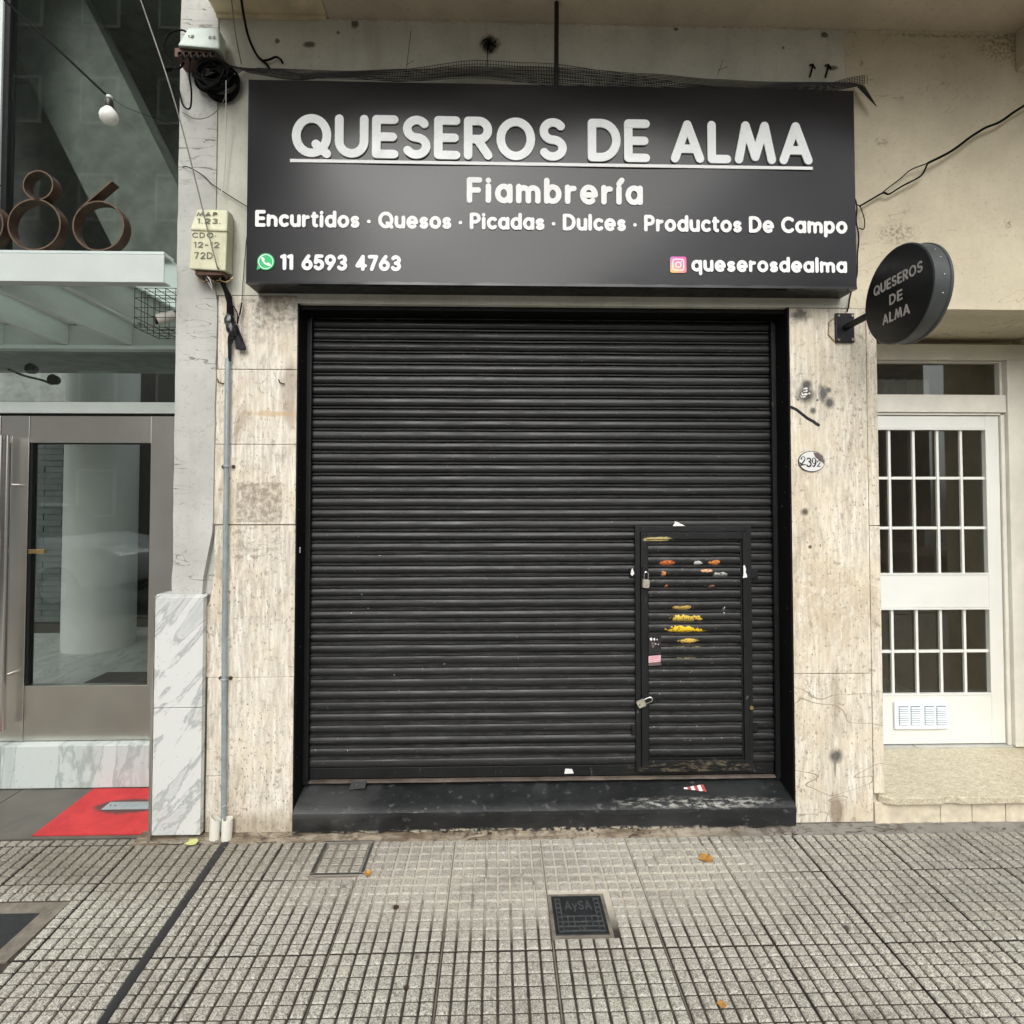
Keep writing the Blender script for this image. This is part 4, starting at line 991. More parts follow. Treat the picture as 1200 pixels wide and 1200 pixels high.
# ================================================================== SIGN
sg = thing('shop_sign', (.27, -.065, 2.61), 'large black box sign reading QUESEROS DE ALMA over the shutter', 'sign')
SX0, SX1, SZ0, SZ1, SY = -1.180, 1.724, 2.612, 3.584, -.130
mb = MB(); nx, nz = 40, 14; vs_ = []
for i in range(nx + 1):
    for j in range(nz + 1):
        x = SX0 + (SX1 - SX0) * i / nx; z = SZ0 + (SZ1 - SZ0) * j / nz
        zz = z + (.004 * jig(i * .3, 8) if j in (0,) else 0)
        vs_.append((x, SY + (0 if i in (0, nx) or j in (0, nz) else .0022 * math.sin(i * .45) * math.sin(j * .6)), z))
K = nz + 1
mb.add(vs_, [(i * K + j, (i + 1) * K + j, (i + 1) * K + j + 1, i * K + j + 1) for i in range(nx) for j in range(nz)])
mb.build('face', 'vinyl', sg, True)
MB().box(SX0, SX1, SY + .0025, -.002, SZ0, SZ1).build('box', 'black', sg)
mb = MB(); vs_ = []
for i in range(81):
    x = SX0 + (SX1 - SX0) * i / 80; vs_ += [(x, SY - .001, SZ0 + .012 + .003 * jig(i * .5, 15)), (x, SY - .004, SZ0 - .001), (x, SY + .02, SZ0 - .0015 + .001 * jig(i, 3))]
mb.add(vs_, [(i * 3 + j, i * 3 + 1 + j, i * 3 + 4 + j, i * 3 + 3 + j) for i in range(80) for j in range(2)]); mb.build('lower_trim', 'vinyl', sg, True)
D0 = .1325
letters('QUESEROS DE ALMA', -.972, 1.512, 3.212, .206, .0405, FR, D0 - .0005, D0 + .0055, 'acryl', 'letter', sg, True, 'acryl_edge', track=.10, space=.50)
box('underline', 'print', -.980, 1.514, -.136, -.1335, 3.188, 3.203, sg)
def flat(txt, x0, x1, z0, h, t, name, **k): letters(txt, x0, x1, z0, h, t, FR, D0 - .0005, D0 + .0006, 'print', name, sg, **k)
flat('Fiambrería', -.150, .690, 3.006, .124, .0262, 'lettering', track=.16)
flat('Encurtidos · Quesos · Picadas · Dulces · Productos De Campo', -1.140, 1.680, 2.879, .080, .0170, 'lettering', track=.08, space=.46)
flat('11 6593 4763', -1.022, -.458, 2.675, .076, .0172, 'lettering', track=.05, space=.60)
flat('queserosdealma', .921, 1.675, 2.688, .074, .0160, 'lettering', track=.08)
# message badge
cx, cz = -1.088, 2.714
t_ = thing_parts = None
wa = MB().prism([(cx + .040 * math.cos(R(a)), cz + .040 * math.sin(R(a))) for a in range(-128, 212, 10)] + [(cx - .042, cz - .040)], -.0012, 'y', -.1325).build('badge', 'green', sg)
mb = MB(); ribbon(mb, arc(cx, cz, .033, .033, 0, 360, 32), .0032, FR, .1338, .1343); mb.build('badge_ring', 'print', wa)
mb = MB(); ribbon(mb, [(cx - .015, cz + .017), (cx - .013, cz + .004), (cx - .004, cz - .008), (cx + .009, cz - .015), (cx + .018, cz - .016)], .008, FR, .1338, .1344)
ribbon(mb, [(cx - .016, cz + .016), (cx - .011, cz + .010)], .012, FR, .1338, .1346); ribbon(mb, [(cx + .010, cz - .011), (cx + .017, cz - .015)], .012, FR, .1338, .1348); mb.build('badge_handset', 'print', wa)
cx, cz = .858, 2.720
def rr_(cx, cz, h, r): return [(cx + sx * (h - r) + r * math.cos(R(a0 + a)), cz + sz * (h - r) + r * math.sin(R(a0 + a))) for sx, sz, a0 in ((1, 1, 0), (-1, 1, 90), (-1, -1, 180), (1, -1, 270)) for a in (0, 22, 45, 68, 90)]
ig = MB().prism(rr_(cx, cz, .039, .010), -.0012, 'y', -.1325).build('badge', 'insta', sg)
mb = MB(); q = rr_(cx, cz, .026, .009); ribbon(mb, q + [q[0]], .0050, FR, .1338, .1343); ribbon(mb, arc(cx, cz, .0125, .0125, 0, 360, 24), .005, FR, .1338, .1345); ribbon(mb, [(cx + .0155, cz + .0155), (cx + .016, cz + .0155)], .006, FR, .1338, .1347); mb.build('badge_outline', 'print', ig)
rod = MB().tube([(.278, -.118, 3.575), (.281, -.118, 4.02)], .0115, 10).build('hanging_rod', 'black', None, True, label='black rod rising from the top of the sign to the balcony', cat='rod')

# blade sign
bs = thing('round_sign', (1.77, -.2, 2.49), 'round black projecting sign reading QUESEROS DE ALMA on an arm from the right pillar', 'sign')
cy, cz, rr0 = -.380, 2.492, .210
MB().lathe((1.736, cy, cz), [(rr0 - .002, 0), (rr0, .001), (rr0, .010), (rr0 - .004, .012), (rr0 - .004, .066), (rr0, .068), (rr0, .078), (rr0 - .002, .079)], 72, 'x').build('drum', 'drum', bs, True)
dk = MB().lathe((1.7335, cy, cz), [(rr0 - .006, 0), (rr0 - .006, .0022)], 72, 'x').build('face', 'black', bs, True)
FX = lambda u, z, d: (1.7335 - d, -u, z)          # read from the left; u runs towards the street
letters('QUESEROS', .235, .530, 2.535, .047, .0085, FX, 0, .0008, 'discprint', 'lettering', dk, track=.14)
letters('DE', .335, .415, 2.460, .047, .0085, FX, 0, .0008, 'discprint', 'lettering', dk, track=.14)
letters('ALMA', .290, .455, 2.385, .047, .0085, FX, 0, .0008, 'discprint', 'lettering', dk, track=.14)
M['peel'] = plain('peeling_label', (.45, .45, .43), .6, var=.3, vs_=70)
for yy, zz, w_, h_ in ((-.560, 2.575, .012, .03), (-.570, 2.54, .010, .02)): 
    a = math.atan2(zz - cz, yy - cy); 
MB().tube([(1.740, -.008, 2.462), (1.762, -.19, 2.478)], .0165, 14).build('arm', 'black', bs, True)
pb = box('wall_plate', 'black', 1.691, 1.786, -.014, -.002, 2.387, 2.535, bs, .003)
for x in (1.704, 1.773):
    for z in (2.401, 2.521): MB().lathe((x, -.014, z), [(.0075, 0), (.0075, -.004), (.004, -.007)][::1], 8, 'y').build('bolt', 'polished', pb, True)
MB().tube([(1.689, -.004, 2.512), (1.662, -.004, 2.490), (1.658, -.004, 2.43), (1.689, -.004, 2.395)], .0028, 6).build('wire_loop', 'brass', bs, True)
for a_ in (38, 24, 2, -18):     # little rivets round the drum
    MB().lathe((1.736 + .040, cy - (rr0 - .003) * math.cos(R(a_)), cz + (rr0 - .003) * math.sin(R(a_))), [(.003, -.002), (.003, .002)], 6, 'x').build('rivet', 'peel', bs)

# number plate
nb = thing('number_plate', (1.563, 0, 1.735), 'small chipped oval white enamel plate numbered 2392 on the right pillar', 'number plate')
def ell(cx, cz, a, b, n_=40): return [(cx + a * math.cos(2 * math.pi * i / n_), cz + b * math.sin(2 * math.pi * i / n_)) for i in range(n_)]
NX, NZ = 1.563, 1.790
MB().prism(ell(NX, NZ, .067, .052), .0045, 'y', -.006).build('rim', 'inkblack', nb)
MB().prism(ell(NX, NZ, .064, .049), .003, 'y', -.0082).build('plate', 'enamel', nb)
MB().prism([(NX + .006, NZ + .046), (NX + .030, NZ + .043), (NX + .052, NZ + .028), (NX + .063, NZ + .002), (NX + .060, NZ - .014), (NX + .050, NZ - .004), (NX + .034, NZ + .008), (NX + .018, NZ + .020)], .001, 'y', -.0094).build('chip', 'chip', nb)
MB().prism([(NX - .064, NZ - .002), (NX - .052, NZ - .010), (NX - .045, NZ - .020), (NX - .056, NZ - .022)], .001, 'y', -.0094).build('chip', 'inkblack', nb)
mb = MB()
def serif(ch, x, z, s):   # fat-and-thin numerals
    S = {'2': [(arc(.25, .72, .22, .24, 165, -30), .10), ([(.44, .58), (.02, .02)], .17), ([(.02, .05), (.50, .05)], .15), ([(.06, .72), (.061, .72)], .22)],
         '3': [(arc(.25, .76, .2, .2, 150, -80), .16), (arc(.25, .28, .24, .28, 85, -150), .19), ([(.04, .15), (.041, .15)], .2)],
         '9': [(arc(.25, .66, .21, .30, 0, 360), .10), ([(.46, .70), (.44, .3), (.24, .02)], .19), ([(.08, .08), (.24, .02)], .12), ([(.05, .66), (.051, .60)], .2)]}[ch]
    for j, (p, t_) in enumerate(S): ribbon(mb, [(x + a * s, z + b * s) for a, b in p], t_ * s * .85, FR, .0083, .0090 + j * .00015)
for ch, x, z in (('2', -.056, -.019), ('3', -.027, -.026), ('9', -.001, -.026), ('2', .026, -.026)): serif(ch, NX + x, NZ + z, .044 if x < .02 else .032)
mb.build('numerals', 'inkblack', nb)

# ================================================================== SMALL THINGS
# conduit
cd = thing('conduit', (-1.31, -.02, .02), 'thin grey metal conduit running down the left travertine pillar', 'pipe')
MB().tube([(-1.312, -.022, 2.285), (-1.311, -.022, 1.0), (-1.303, -.024, .30), (-1.3015, -.026, .03)], .0115, 14).build('pipe', 'galv', cd, True)
for z in (1.760, .742):
    c_ = MB().tube([(-1.310 + .0145 * math.cos(R(a)), -.020 + -.0165 * math.sin(R(a)), z) for a in range(0, 181, 20)], .0035, 6).build('clamp', 'galv', cd, True)
    for s in (-1, 1): MB().lathe((-1.310 + s * .024, -.004, z), [(.009, .002), (.009, -.004), (.005, -.009)], 8, 'y').build('screw', 'rust', c_)
# pvc sleeves at the foot
for i, (x, y, lab) in enumerate(((-1.338, -.040, 'empty white plastic pipe stub left of the conduit foot'), (-1.280, -.045, 'white plastic sleeve around the foot of the grey conduit'))):
    mb = MB(); n_ = 20; ro_, ri_ = .0235, .0205; vs_ = []
    for k_ in range(n_):
        a = 2 * math.pi * k_ / n_; cut = .014 * math.cos(a - R(200))
        for r_, z in ((ro_, -.004), (ro_, .094 + cut * (1 - i)), (ri_, .094 + cut * (1 - i)), (ri_, .02)): vs_.append((x + r_ * math.cos(a) + z * .03, y + r_ * math.sin(a) + .008, z))
    mb.add(vs_, [(k_ * 4 + j, ((k_ + 1) % n_) * 4 + j, ((k_ + 1) % n_) * 4 + j + 1, k_ * 4 + j + 1) for k_ in range(n_) for j in range(3)])
    mb.build('pipe_stub', 'pvc', None, True, label=lab, cat='pipe', group='plastic pipe stubs at the pillar foot')
wire('tie_wire', [(-1.335, -.035, .145), (-1.305, -.045, .152), (-1.27, -.035, .158), (-1.25, -.005, .15), (-1.262, -.02, .125)], .0013, 'whitewire', label='loose white tie wire round the foot of the conduit', cat='wire')

# telecom boxes
tb = thing('cable_box', (-1.45, 0, 3.72), 'white plastic cable distribution box with black ports beneath, at top left of the sign', 'junction box')
mb = MB().hexa([(-1.508, -.140, 3.735), (-1.310, -.140, 3.722), (-1.345, -.012, 3.765), (-1.565, -.012, 3.775), (-1.480, -.105, 3.850), (-1.335, -.105, 3.853), (-1.345, -.012, 3.865), (-1.500, -.012, 3.862)])
mb.build('cover', 'whitebox', tb, False, .008)
box('terminal_block', 'copper', -1.535, -1.350, -.115, -.016, 3.700, 3.742, tb)
for i in range(6):
    x = -1.505 + i * .031
    p_ = MB().lathe((x, -.112, 3.706), [(.013, .01), (.013, -.012), (.010, -.014), (.009, .0)], 10, 'y').build('port', 'socket', tb, True)
letters('12', -1.470, -1.440, 3.782, .018, .0032, lambda x, z, d: (x, -.1415 + (z - 3.735) * .30 - d, z), 0, .0008, 'ink', 'lettering', tb)
letters('03', -1.372, -1.340, 3.778, .018, .0032, lambda x, z, d: (x, -.1415 + (z - 3.735) * .30 - d, z), 0, .0008, 'ink', 'lettering', tb)
for i, pts in enumerate([[(-1.50, -.06, 3.73), (-1.515, -.075, 3.70), (-1.53, -.08, 3.672), (-1.565, -.085, 3.665)], [(-1.49, -.06, 3.84), (-1.53, -.06, 3.875), (-1.60, -.05, 3.865), (-1.63, -.04, 3.80), (-1.60, -.02, 3.76)]]):
    wire('tail', pts, .0045, 'rubber', tb)
MB().tube([(-1.565, -.085, 3.665), (-1.60, -.088, 3.662)], [.011, .013], 8).build('splice', 'rubber', tb, True)
# coil of spare cable
co = thing('cable_coil', (-1.37, -.06, 3.58), 'thick coil of spare black cable hanging under the white cable box', 'cable coil')
rc = random.Random(5)
for q in range(22):
    ax_, bz_ = .068 + rc.uniform(-.016, .022), .046 + rc.uniform(-.016, .024); yo = -.02 - rc.random() * .075; ox, oz = rc.uniform(-.02, .02), rc.uniform(-.014, .014)
    pts = [(-1.372 + ox + ax_ * math.cos(R(a)), yo + .008 * math.sin(R(2 * a + q * 40)), 3.640 + oz + bz_ * math.sin(R(a)) * 1.1) for a in range(0, 361, 15)]
    MB().tube(pts, .0062, 6, False).build('loop', 'rubber', co, True)
# second box
cb = thing('cable_box', (-1.38, 0, 2.69), 'cream fibreglass cable box with stencilled black writing, left of the sign', 'junction box')
mb = MB().hexa([(-1.460, -.100, 2.690), (-1.290, -.100, 2.682), (-1.300, -.010, 2.700), (-1.478, -.010, 2.710), (-1.452, -.100, 2.878), (-1.285, -.100, 2.872), (-1.300, -.010, 2.88), (-1.470, -.010, 2.885)])
mb.build('body', 'cream', cb, False, .006)
mb = MB().hexa([(-1.457, -.110, 2.872), (-1.281, -.110, 2.866), (-1.296, -.009, 2.873), (-1.472, -.009, 2.880), (-1.436, -.085, 2.985), (-1.290, -.085, 2.983), (-1.300, -.009, 3.000), (-1.450, -.009, 3.000)])
mb.build('lid', 'cream', cb, False, .010)
LF = lambda x, z, d: (x, -.1115 + (z - 2.872) * .215 - d, z)
letters('MAP', -1.432, -1.335, 2.945, .022, .0045, LF, 0, .001, 'ink', 'lettering', cb); letters('1.23.', -1.425, -1.315, 2.905, .028, .0048, LF, 0, .001, 'ink', 'lettering', cb)
LB = lambda x, z, d: (x, -.1005 - d, z)
letters('CDO·', -1.448, -1.335, 2.838, .026, .0050, LB, 0, .001, 'ink', 'lettering', cb); letters('12-12', -1.440, -1.320, 2.790, .029, .0052, LB, 0, .001, 'ink', 'lettering', cb); letters('72D', -1.437, -1.350, 2.737, .033, .0058, LB, 0, .001, 'ink', 'lettering', cb)
box('underside', 'copper', -1.44, -1.31, -.085, -.02, 2.668, 2.690, cb)
for q in range(7):
    x = -1.43 + q * .018; wire('tail', [(x, -.06, 2.68), (x + .01 * jig(q, 3), -.07, 2.655 + .008 * jig(q, 7)), (x + .02, -.06, 2.645), (x + .045, -.05, 2.672)], .0022, 'rubber' if q % 3 else 'brass', cb, 5)
wire('tail', [(-1.40, -.07, 2.675), (-1.375, -.08, 2.65), (-1.365, -.075, 2.615), (-1.375, -.05, 2.61), (-1.39, -.06, 2.64), (-1.405, -.06, 2.665)], .0022, 'whitewire', cb, 5)
# taped cable
tc = thing('taped_cable', (-1.30, -.03, 2.28), 'black cable wrapped in glossy tape with a loose flap, entering the conduit', 'cable')
MB().tube(catmull([(-1.333, -.055, 2.705), (-1.325, -.05, 2.64), (-1.306, -.035, 2.58), (-1.300, -.030, 2.52), (-1.300, -.03, 2.47)], 5), [.012, .011, .012, .013, .013, .012, .011, .011, .012, .014, .015, .014, .013, .014, .015, .016, .016, .016, .016, .017, .018][:21], 8).build('sleeve', 'rubber', tc, True)
rs_ = [.012, .018, .023, .026, .024, .027, .025, .022, .018, .013, .010, .009, .0085]
pts_ = [(-1.302, -.03, 2.50), (-1.299, -.032, 2.485), (-1.298, -.034, 2.47), (-1.296, -.036, 2.455), (-1.292, -.038, 2.44), (-1.285, -.038, 2.425), (-1.280, -.036, 2.41), (-1.282, -.034, 2.395), (-1.290, -.03, 2.385), (-1.297, -.028, 2.375), (-1.301, -.026, 2.35), (-1.3015, -.024, 2.32), (-1.3025, -.022, 2.27)]
mb = MB().tube(pts_, rs_, 9)
mb.v = [(x + .003 * jig(i, 61), y + .003 * jig(i, 62), z + .004 * jig(i, 63)) if i < 90 else (x, y, z) for i, (x, y, z) in enumerate(mb.v)]
mb.build('tape_wrap', 'tape', tc)
MB().add([(-1.272, -.045, 2.440), (-1.258, -.046, 2.445), (-1.218, -.030, 2.330), (-1.228, -.028, 2.322), (-1.270, -.032, 2.326), (-1.262, -.036, 2.40)], [(0, 5, 1), (5, 2, 1), (5, 4, 2), (4, 3, 2), (0, 4, 5)]).build('flap', 'tape', tc)
wire('tail', [(-1.285, -.03, 2.54), (-1.265, -.03, 2.50), (-1.262, -.035, 2.45), (-1.255, -.02, 2.53), (-1.248, -.02, 2.56), (-1.252, -.03, 2.50)], .003, 'rubber', tc)
# loose wires
def W_(name, pts, r, mat, lab, cat='cable', **k): return wire(name, pts, r, mat, label=lab, cat=cat, **k)
W_('guy_wire', [(-1.86, -.62, 4.9), (-1.695, -.16, 4.005), (-1.506, -.14, 3.428), (-1.330, -.135, 2.753), (-1.322, -.10, 2.69)], .0032, 'graywire', 'thin grey wire slanting down in front of the cream cable box', sub=10)
W_('thin_wire', [(-1.300, -.10, 3.60), (-1.318, -.06, 3.45), (-1.336, -.03, 3.2), (-1.351, -.06, 2.99)], .0026, 'whitewire', 'pale wire hanging from the cable coil to the cream box')
W_('thin_wire', [(-1.282, -.10, 4.02), (-1.265, -.09, 3.85), (-1.247, -.06, 3.711)], .0030, 'graywire', 'pale grey wire coming down from the balcony to the end of the net')
W_('thin_wire', [(-1.565, .0, 3.235), (-1.510, -.03, 3.222), (-1.44, -.018, 3.185), (-1.393, -.02, 3.141), (-1.30, -.015, 3.08), (-1.20, -.02, 3.02)], .0022, 'rubber', 'thin dark wire crossing the grey pillar to the left side of the sign', wob=.008)
W_('black_cable', [(-1.236, -.10, 4.02), (-1.228, -.08, 3.93), (-1.222, -.04, 3.86), (-1.19, -.02, 3.79), (-1.15, -.015, 3.755), (-1.130, -.018, 3.728)], .0062, 'rubber', 'thick black cable end hanging left of the ochre balcony edge, forked')
W_('black_cable', [(-1.165, -.02, 3.763), (-1.13, -.02, 3.770), (-1.10, -.018, 3.785), (-1.078, -.012, 3.778), (-1.070, -.004, 3.765)], .0055, 'rubber', 'short black cable branch entering a hole in the pale wall')
W_('black_cable', [(-1.47, -.10, 3.70), (-1.468, -.11, 3.62), (-1.462, -.10, 3.54), (-1.49, -.06, 3.49), (-1.535, -.04, 3.52), (-1.56, -.03, 3.60)], .0040, 'rubber', 'thin black loop of cable hanging under the white cable box')
W_('thin_wire', [(-1.30, -.09, 3.62), (-1.33, -.06, 3.53), (-1.40, -.04, 3.47), (-1.48, -.03, 3.46), (-1.55, -.02, 3.50)], .0018, 'graywire', 'thin grey loop of wire hanging below the cable coil')
W_('thin_wire', [(-1.225, -.01, 2.98), (-1.235, -.012, 2.85), (-1.245, -.012, 2.70), (-1.25, -.02, 2.57)], .0018, 'rubber', 'thin dark wire running down beside the left edge of the sign', wob=.006)
wr = [(2.95, -.20, 3.77), (2.671, -.06, 3.602), (2.524, -.05, 3.503), (2.426, -.05, 3.458), (2.271, -.05, 3.355), (2.150, -.05, 3.285)]
W_('black_cable', wr, .0062, 'rubber', 'thick black cable crossing the beige wall at upper right', wob=.01)
W_('black_cable', [(2.150, -.05, 3.285), (2.12, -.04, 3.225), (2.03, -.035, 3.175), (1.962, -.03, 3.131), (1.93, -.03, 3.138), (1.87, -.03, 3.105), (1.815, -.03, 3.07)], .0045, 'rubber', 'lower strand of the split cable on the beige wall', wob=.006)
W_('black_cable', [(2.150, -.05, 3.285), (2.08, -.03, 3.262), (2.02, -.03, 3.215), (1.93, -.03, 3.142)], .0028, 'rubber', 'thin upper strand of the split cable on the beige wall', wob=.006)
W_('black_cable', [(1.737, -.06, 3.26), (1.752, -.04, 3.20), (1.775, -.03, 3.14), (1.795, -.03, 3.07), (1.803, -.02, 2.98), (1.812, -.02, 2.86), (1.798, -.02, 2.74), (1.765, -.02, 2.62), (1.742, -.02, 2.535)], .0034, 'rubber', 'thin black cable dropping from the sign to the bracket of the round sign', wob=.010)
W_('black_cable', [(1.795, -.03, 3.08), (1.815, -.03, 3.065), (1.835, -.03, 3.0), (1.83, -.03, 2.955), (1.805, -.03, 2.96)], .0028, 'rubber', 'small loop of black cable hanging beside the right edge of the sign')
kn = MB()
for q in range(9): kn.tube([(1.755 + .012 * jig(q, 3), -.035 + .01 * jig(q, 5), 3.20 - q * .018), (1.765 + .018 * jig(q, 8), -.035, 3.185 - q * .018), (1.77 + .012 * jig(q, 9), -.03, 3.16 - q * .018)], .005, 5)
kn.build('cable_knot', 'rubber', label='frayed knot of black cable on the right edge of the sign', cat='cable')
# bulb
bl = thing('light_bulb', (-1.846, -.10, 3.42), 'white unlit light bulb hanging from a slanting black cable before the tinted glass', 'light bulb')
MB().lathe((-1.846, -.10, 3.375), [(.006, 0), (.022, .006), (.036, .022), (.040, .040), (.036, .058), (.022, .076), (.015, .086)], 20).build('bulb', 'bulb', bl, True)
MB().lathe((-1.846, -.10, 3.455), [(.016, 0), (.019, .004), (.019, .036), (.014, .044), (.008, .048)], 14).build('socket', 'socket', bl, True)
MB().lathe((-1.846, -.10, 3.498), [(.004, 0), (.013, .006), (.013, .016), (.005, .022)], 12).build('hook', 'whitebox', bl, True)
W_('black_cable', [(-2.75, -.30, 4.40), (-2.364, -.13, 3.990), (-2.10, -.11, 3.745), (-1.852, -.10, 3.512)], .0050, 'rubber', 'black cable slanting down to the light bulb')
W_('thin_wire', [(-1.846, -.098, 3.518), (-1.80, -.04, 3.50), (-1.60, .0, 3.45), (-1.57, -.01, 3.44)], .0012, 'rubber', 'hair thin wire from the light bulb to the grey pillar')

# camera in a cage
cg = thing('camera_cage', (-1.67, .1, 2.44), 'black wire cage on the side of the grey pillar, under the canopy', 'cage')
x0, x1, y0, y1, z0, z1 = -1.772, -1.575, -.005, .195, 2.440, 2.632
mb = MB(); r_ = .0019
for i in range(5):
    t = i / 4
    X, Z, Y = x0 + (x1 - x0) * t, z0 + (z1 - z0) * t, y0 + (y1 - y0) * t
    for y in (y0, y1): mb.tube([(X, y, z0), (X, y, z1)], r_, 4); mb.tube([(x0, y, Z), (x1, y, Z)], r_, 4)
    mb.tube([(x0, Y, z0), (x0, Y, z1)], r_, 4); mb.tube([(x0, y0, Z), (x0, y1, Z)], r_, 4)
    mb.tube([(X, y0, z0), (X, y1, z0)], r_, 4); mb.tube([(x0, Y, z0), (x1, Y, z0)], r_, 4); mb.tube([(X, y0, z1), (X, y1, z1)], r_, 4); mb.tube([(x0, Y, z1), (x1, Y, z1)], r_, 4)
mb.build('wire_grid', 'black', cg)
sc_ = thing('security_camera', (-1.66, .08, 2.5), 'small white security camera inside the wire cage', 'camera')
MB().tube([(-1.705, .06, 2.497), (-1.640, .10, 2.533)], .026, 16).build('body', 'pvc', sc_, True); MB().tube([(-1.712, .055, 2.493), (-1.7055, .0595, 2.4965)], .022, 16).build('lens', 'black', sc_, True)
MB().tube([(-1.645, .10, 2.532), (-1.60, .12, 2.535), (-1.568, .12, 2.535)], .014, 10).build('arm', 'pvc', sc_, True)

# netting over the sign
M['net'].use_fake_user = False
def interp(tab, x):
    for (a, b), (c, d) in zip(tab, tab[1:]):
        if x <= c: t = (x - a) / (c - a); t = t * t * (3 - 2 * t); return b + (d - b) * t
    return tab[-1][1]
top = [(-1.29, 3.700), (-1.24, 3.726), (-1.141, 3.728), (-.77, 3.722), (-.45, 3.738), (-.10, 3.758), (.32, 3.760), (.75, 3.738), (1.087, 3.716), (1.344, 3.708), (1.80, 3.712)]
bot = [(-1.29, 3.672), (-1.18, 3.640), (-.9, 3.612), (-.5, 3.618), (-.15, 3.640), (.15, 3.615), (.5, 3.598), (1.1, 3.590), (1.5, 3.592), (1.80, 3.640)]
def netpt(x, t, lay=0):
    a, b = interp(top, x), interp(bot, x)
    z = a + (b - a) * t
    y = -.012 - .085 * t - .012 * math.sin(x * 9 + t * 2) * t - lay
    return (x, y - .004, z + .004 * math.sin(x * 14) * t)
nt_ = MB(); xs_ = [-1.285 + i * .0128 for i in range(242)]
for x in xs_: nt_.tube([netpt(x, t) for t in (0, .33, .66, 1)], .0016, 3, False)
for q in range(11): nt_.tube([netpt(x, q / 10) for x in xs_[::2]], .0016, 3, False)
# a slack second layer, folded over here and there
def fold(x, t):
    p = netpt(x, 0); s = .5 + .5 * math.sin(x * 2.6 + 1.2)
    z0_ = interp(bot, x) - .004; z1_ = z0_ + .02 + .075 * s
    return (x + .006, -.105 - .01 * math.sin(x * 5), z1_ + (z0_ - z1_) * t)
for x in xs_[10:]: nt_.tube([fold(x, t) for t in (0, 1)], .0016, 3, False)
for q in range(6): nt_.tube([fold(x, q / 5) for x in xs_[10::2]], .0016, 3, False)
for q in range(12):    # hanging corner at the right end
    t = q / 11; a = Vector(netpt(1.80, t)); b = Vector((1.885, -.06, 3.560)); nt_.tube([a, a.lerp(b, .5), b], .0016, 3, False)
for q in range(8):
    s = q / 8; nt_.tube([Vector(netpt(1.80, t)).lerp(Vector((1.885, -.06, 3.560)), s) for t in (0, .5, 1)], .0016, 3, False)
for q in range(12):    # gathered left end tied into the coil
    t = q / 11; nt_.tube([netpt(-1.285, t), (-1.33, -.07, 3.668 + .012 * jig(q, 2)), (-1.40 + .02 * jig(q, 5), -.09, 3.655 + .03 * jig(q, 9))], .0012, 3, False)
for x in (.0, ): pass
nt_.build('netting', 'net', None, label='sagging dark plastic netting strung along the top of the sign', cat='net')
for x, r0 in ((-.043, .0), ):
    mb = MB(); rc = random.Random(3)
    for q in range(26):
        a = rc.uniform(0, 6.28); l = rc.uniform(.02, .05)
        mb.tube([(x, -.004, 3.886), (x + l * .6 * math.cos(a), -.014, 3.886 + l * .6 * math.sin(a)), (x + l * math.cos(a + .5), -.006, 3.886 + l * math.sin(a + .5))], .0018, 4, False)
    mb.tube([(x - .01, -.01, 3.87), (x - .014, -.012, 3.76)], .002, 5)
    mb.build('wire_tuft', 'rubber', label='frayed tuft of wire sticking out of the wall above the sign', cat='wire')
for i, (x, lab) in enumerate(((1.585, 'left one of two dark anchor hooks above the right end of the net'), (1.665, 'right one of two dark anchor hooks above the right end of the net'))):
    MB().tube([(x, -.001, 3.81), (x + .005, -.02, 3.80), (x - .004, -.022, 3.765), (x - .012, -.02, 3.735)], .005, 6).tube([(x + .004, -.02, 3.798), (x + .016, -.022, 3.775)], .004, 5).build('anchor_hook', 'rubber', None, True, label=lab, cat='hook', group='anchor hooks over the sign')
for x, z, dx, lab in ((-.455, 3.93, .020, 'thin stiff wire standing up from the net left of the wire tuft'), (1.10, 3.815, .03, 'thin twig of wire on top of the net, right of the rod')):
    MB().tube([(x, -.03, 3.73), (x + dx, -.02, z)], .0014, 4).tube([(x, -.03, 3.75), (x + dx * 1.8, -.02, 3.78)], .0012, 4).build('stray_wire', 'rubber', label=lab, cat='wire')
# hooks left in the pillar
for x, z, lab in ((-1.352, 2.165, 'rusty bent hook left of the conduit'), (-1.058, 2.165, 'rusty bent hook beside the brown stain on the left pillar')):
    MB().tube([(x - .012, -.012, z + .022), (x - .008, -.014, z + .006), (x + .004, -.012, z), (x + .012, .0, z + .002)], .0032, 6).build('wall_hook', 'rust', None, True, label=lab, cat='hook', group='bent hooks in the left pillar')

# padlocks
def padlock(at, rot, lab):
    t = thing('padlock', at, lab, 'padlock', 'padlocks on the wicket door')
    me = MB().prism([(-.0175, -.058), (-.0145, -.063), (.0145, -.063), (.0175, -.058), (.0175, -.026), (.0145, -.022), (-.0145, -.022), (-.0175, -.026)], .016, 'y', -.008)
    o = me.build('body', 'padlock', t, False, .0015)
    o2 = MB().tube([(-.0115, 0, -.024), (-.0115, 0, .004)] + [(.0115 * math.cos(R(a)), 0, .006 + .012 * math.sin(R(a))) for a in range(160, 10, -20)] + [(.0115, 0, .004), (.0115, 0, -.024)], .0033, 8).build('shackle', 'polished', t, True)
    o3 = MB().lathe((0, -.0085, -.052), [(.003, .001), (.003, -.001)], 8, 'y').build('keyhole', 'black', t)
    for q, c in ((o, (0, 0, -.063)), (o2, None), (o3, None)):
        q.location = Vector(WORG[q.name])
    t.rotation_euler = rot; return t
padlock((.757, .097, 1.212), (R(4), R(3), R(8)), 'pale padlock hanging upright near the top left of the wicket door')
padlock((.765, .092, .583), (R(12), R(62), R(0)), 'pale padlock hanging askew at the lower left of the wicket door')

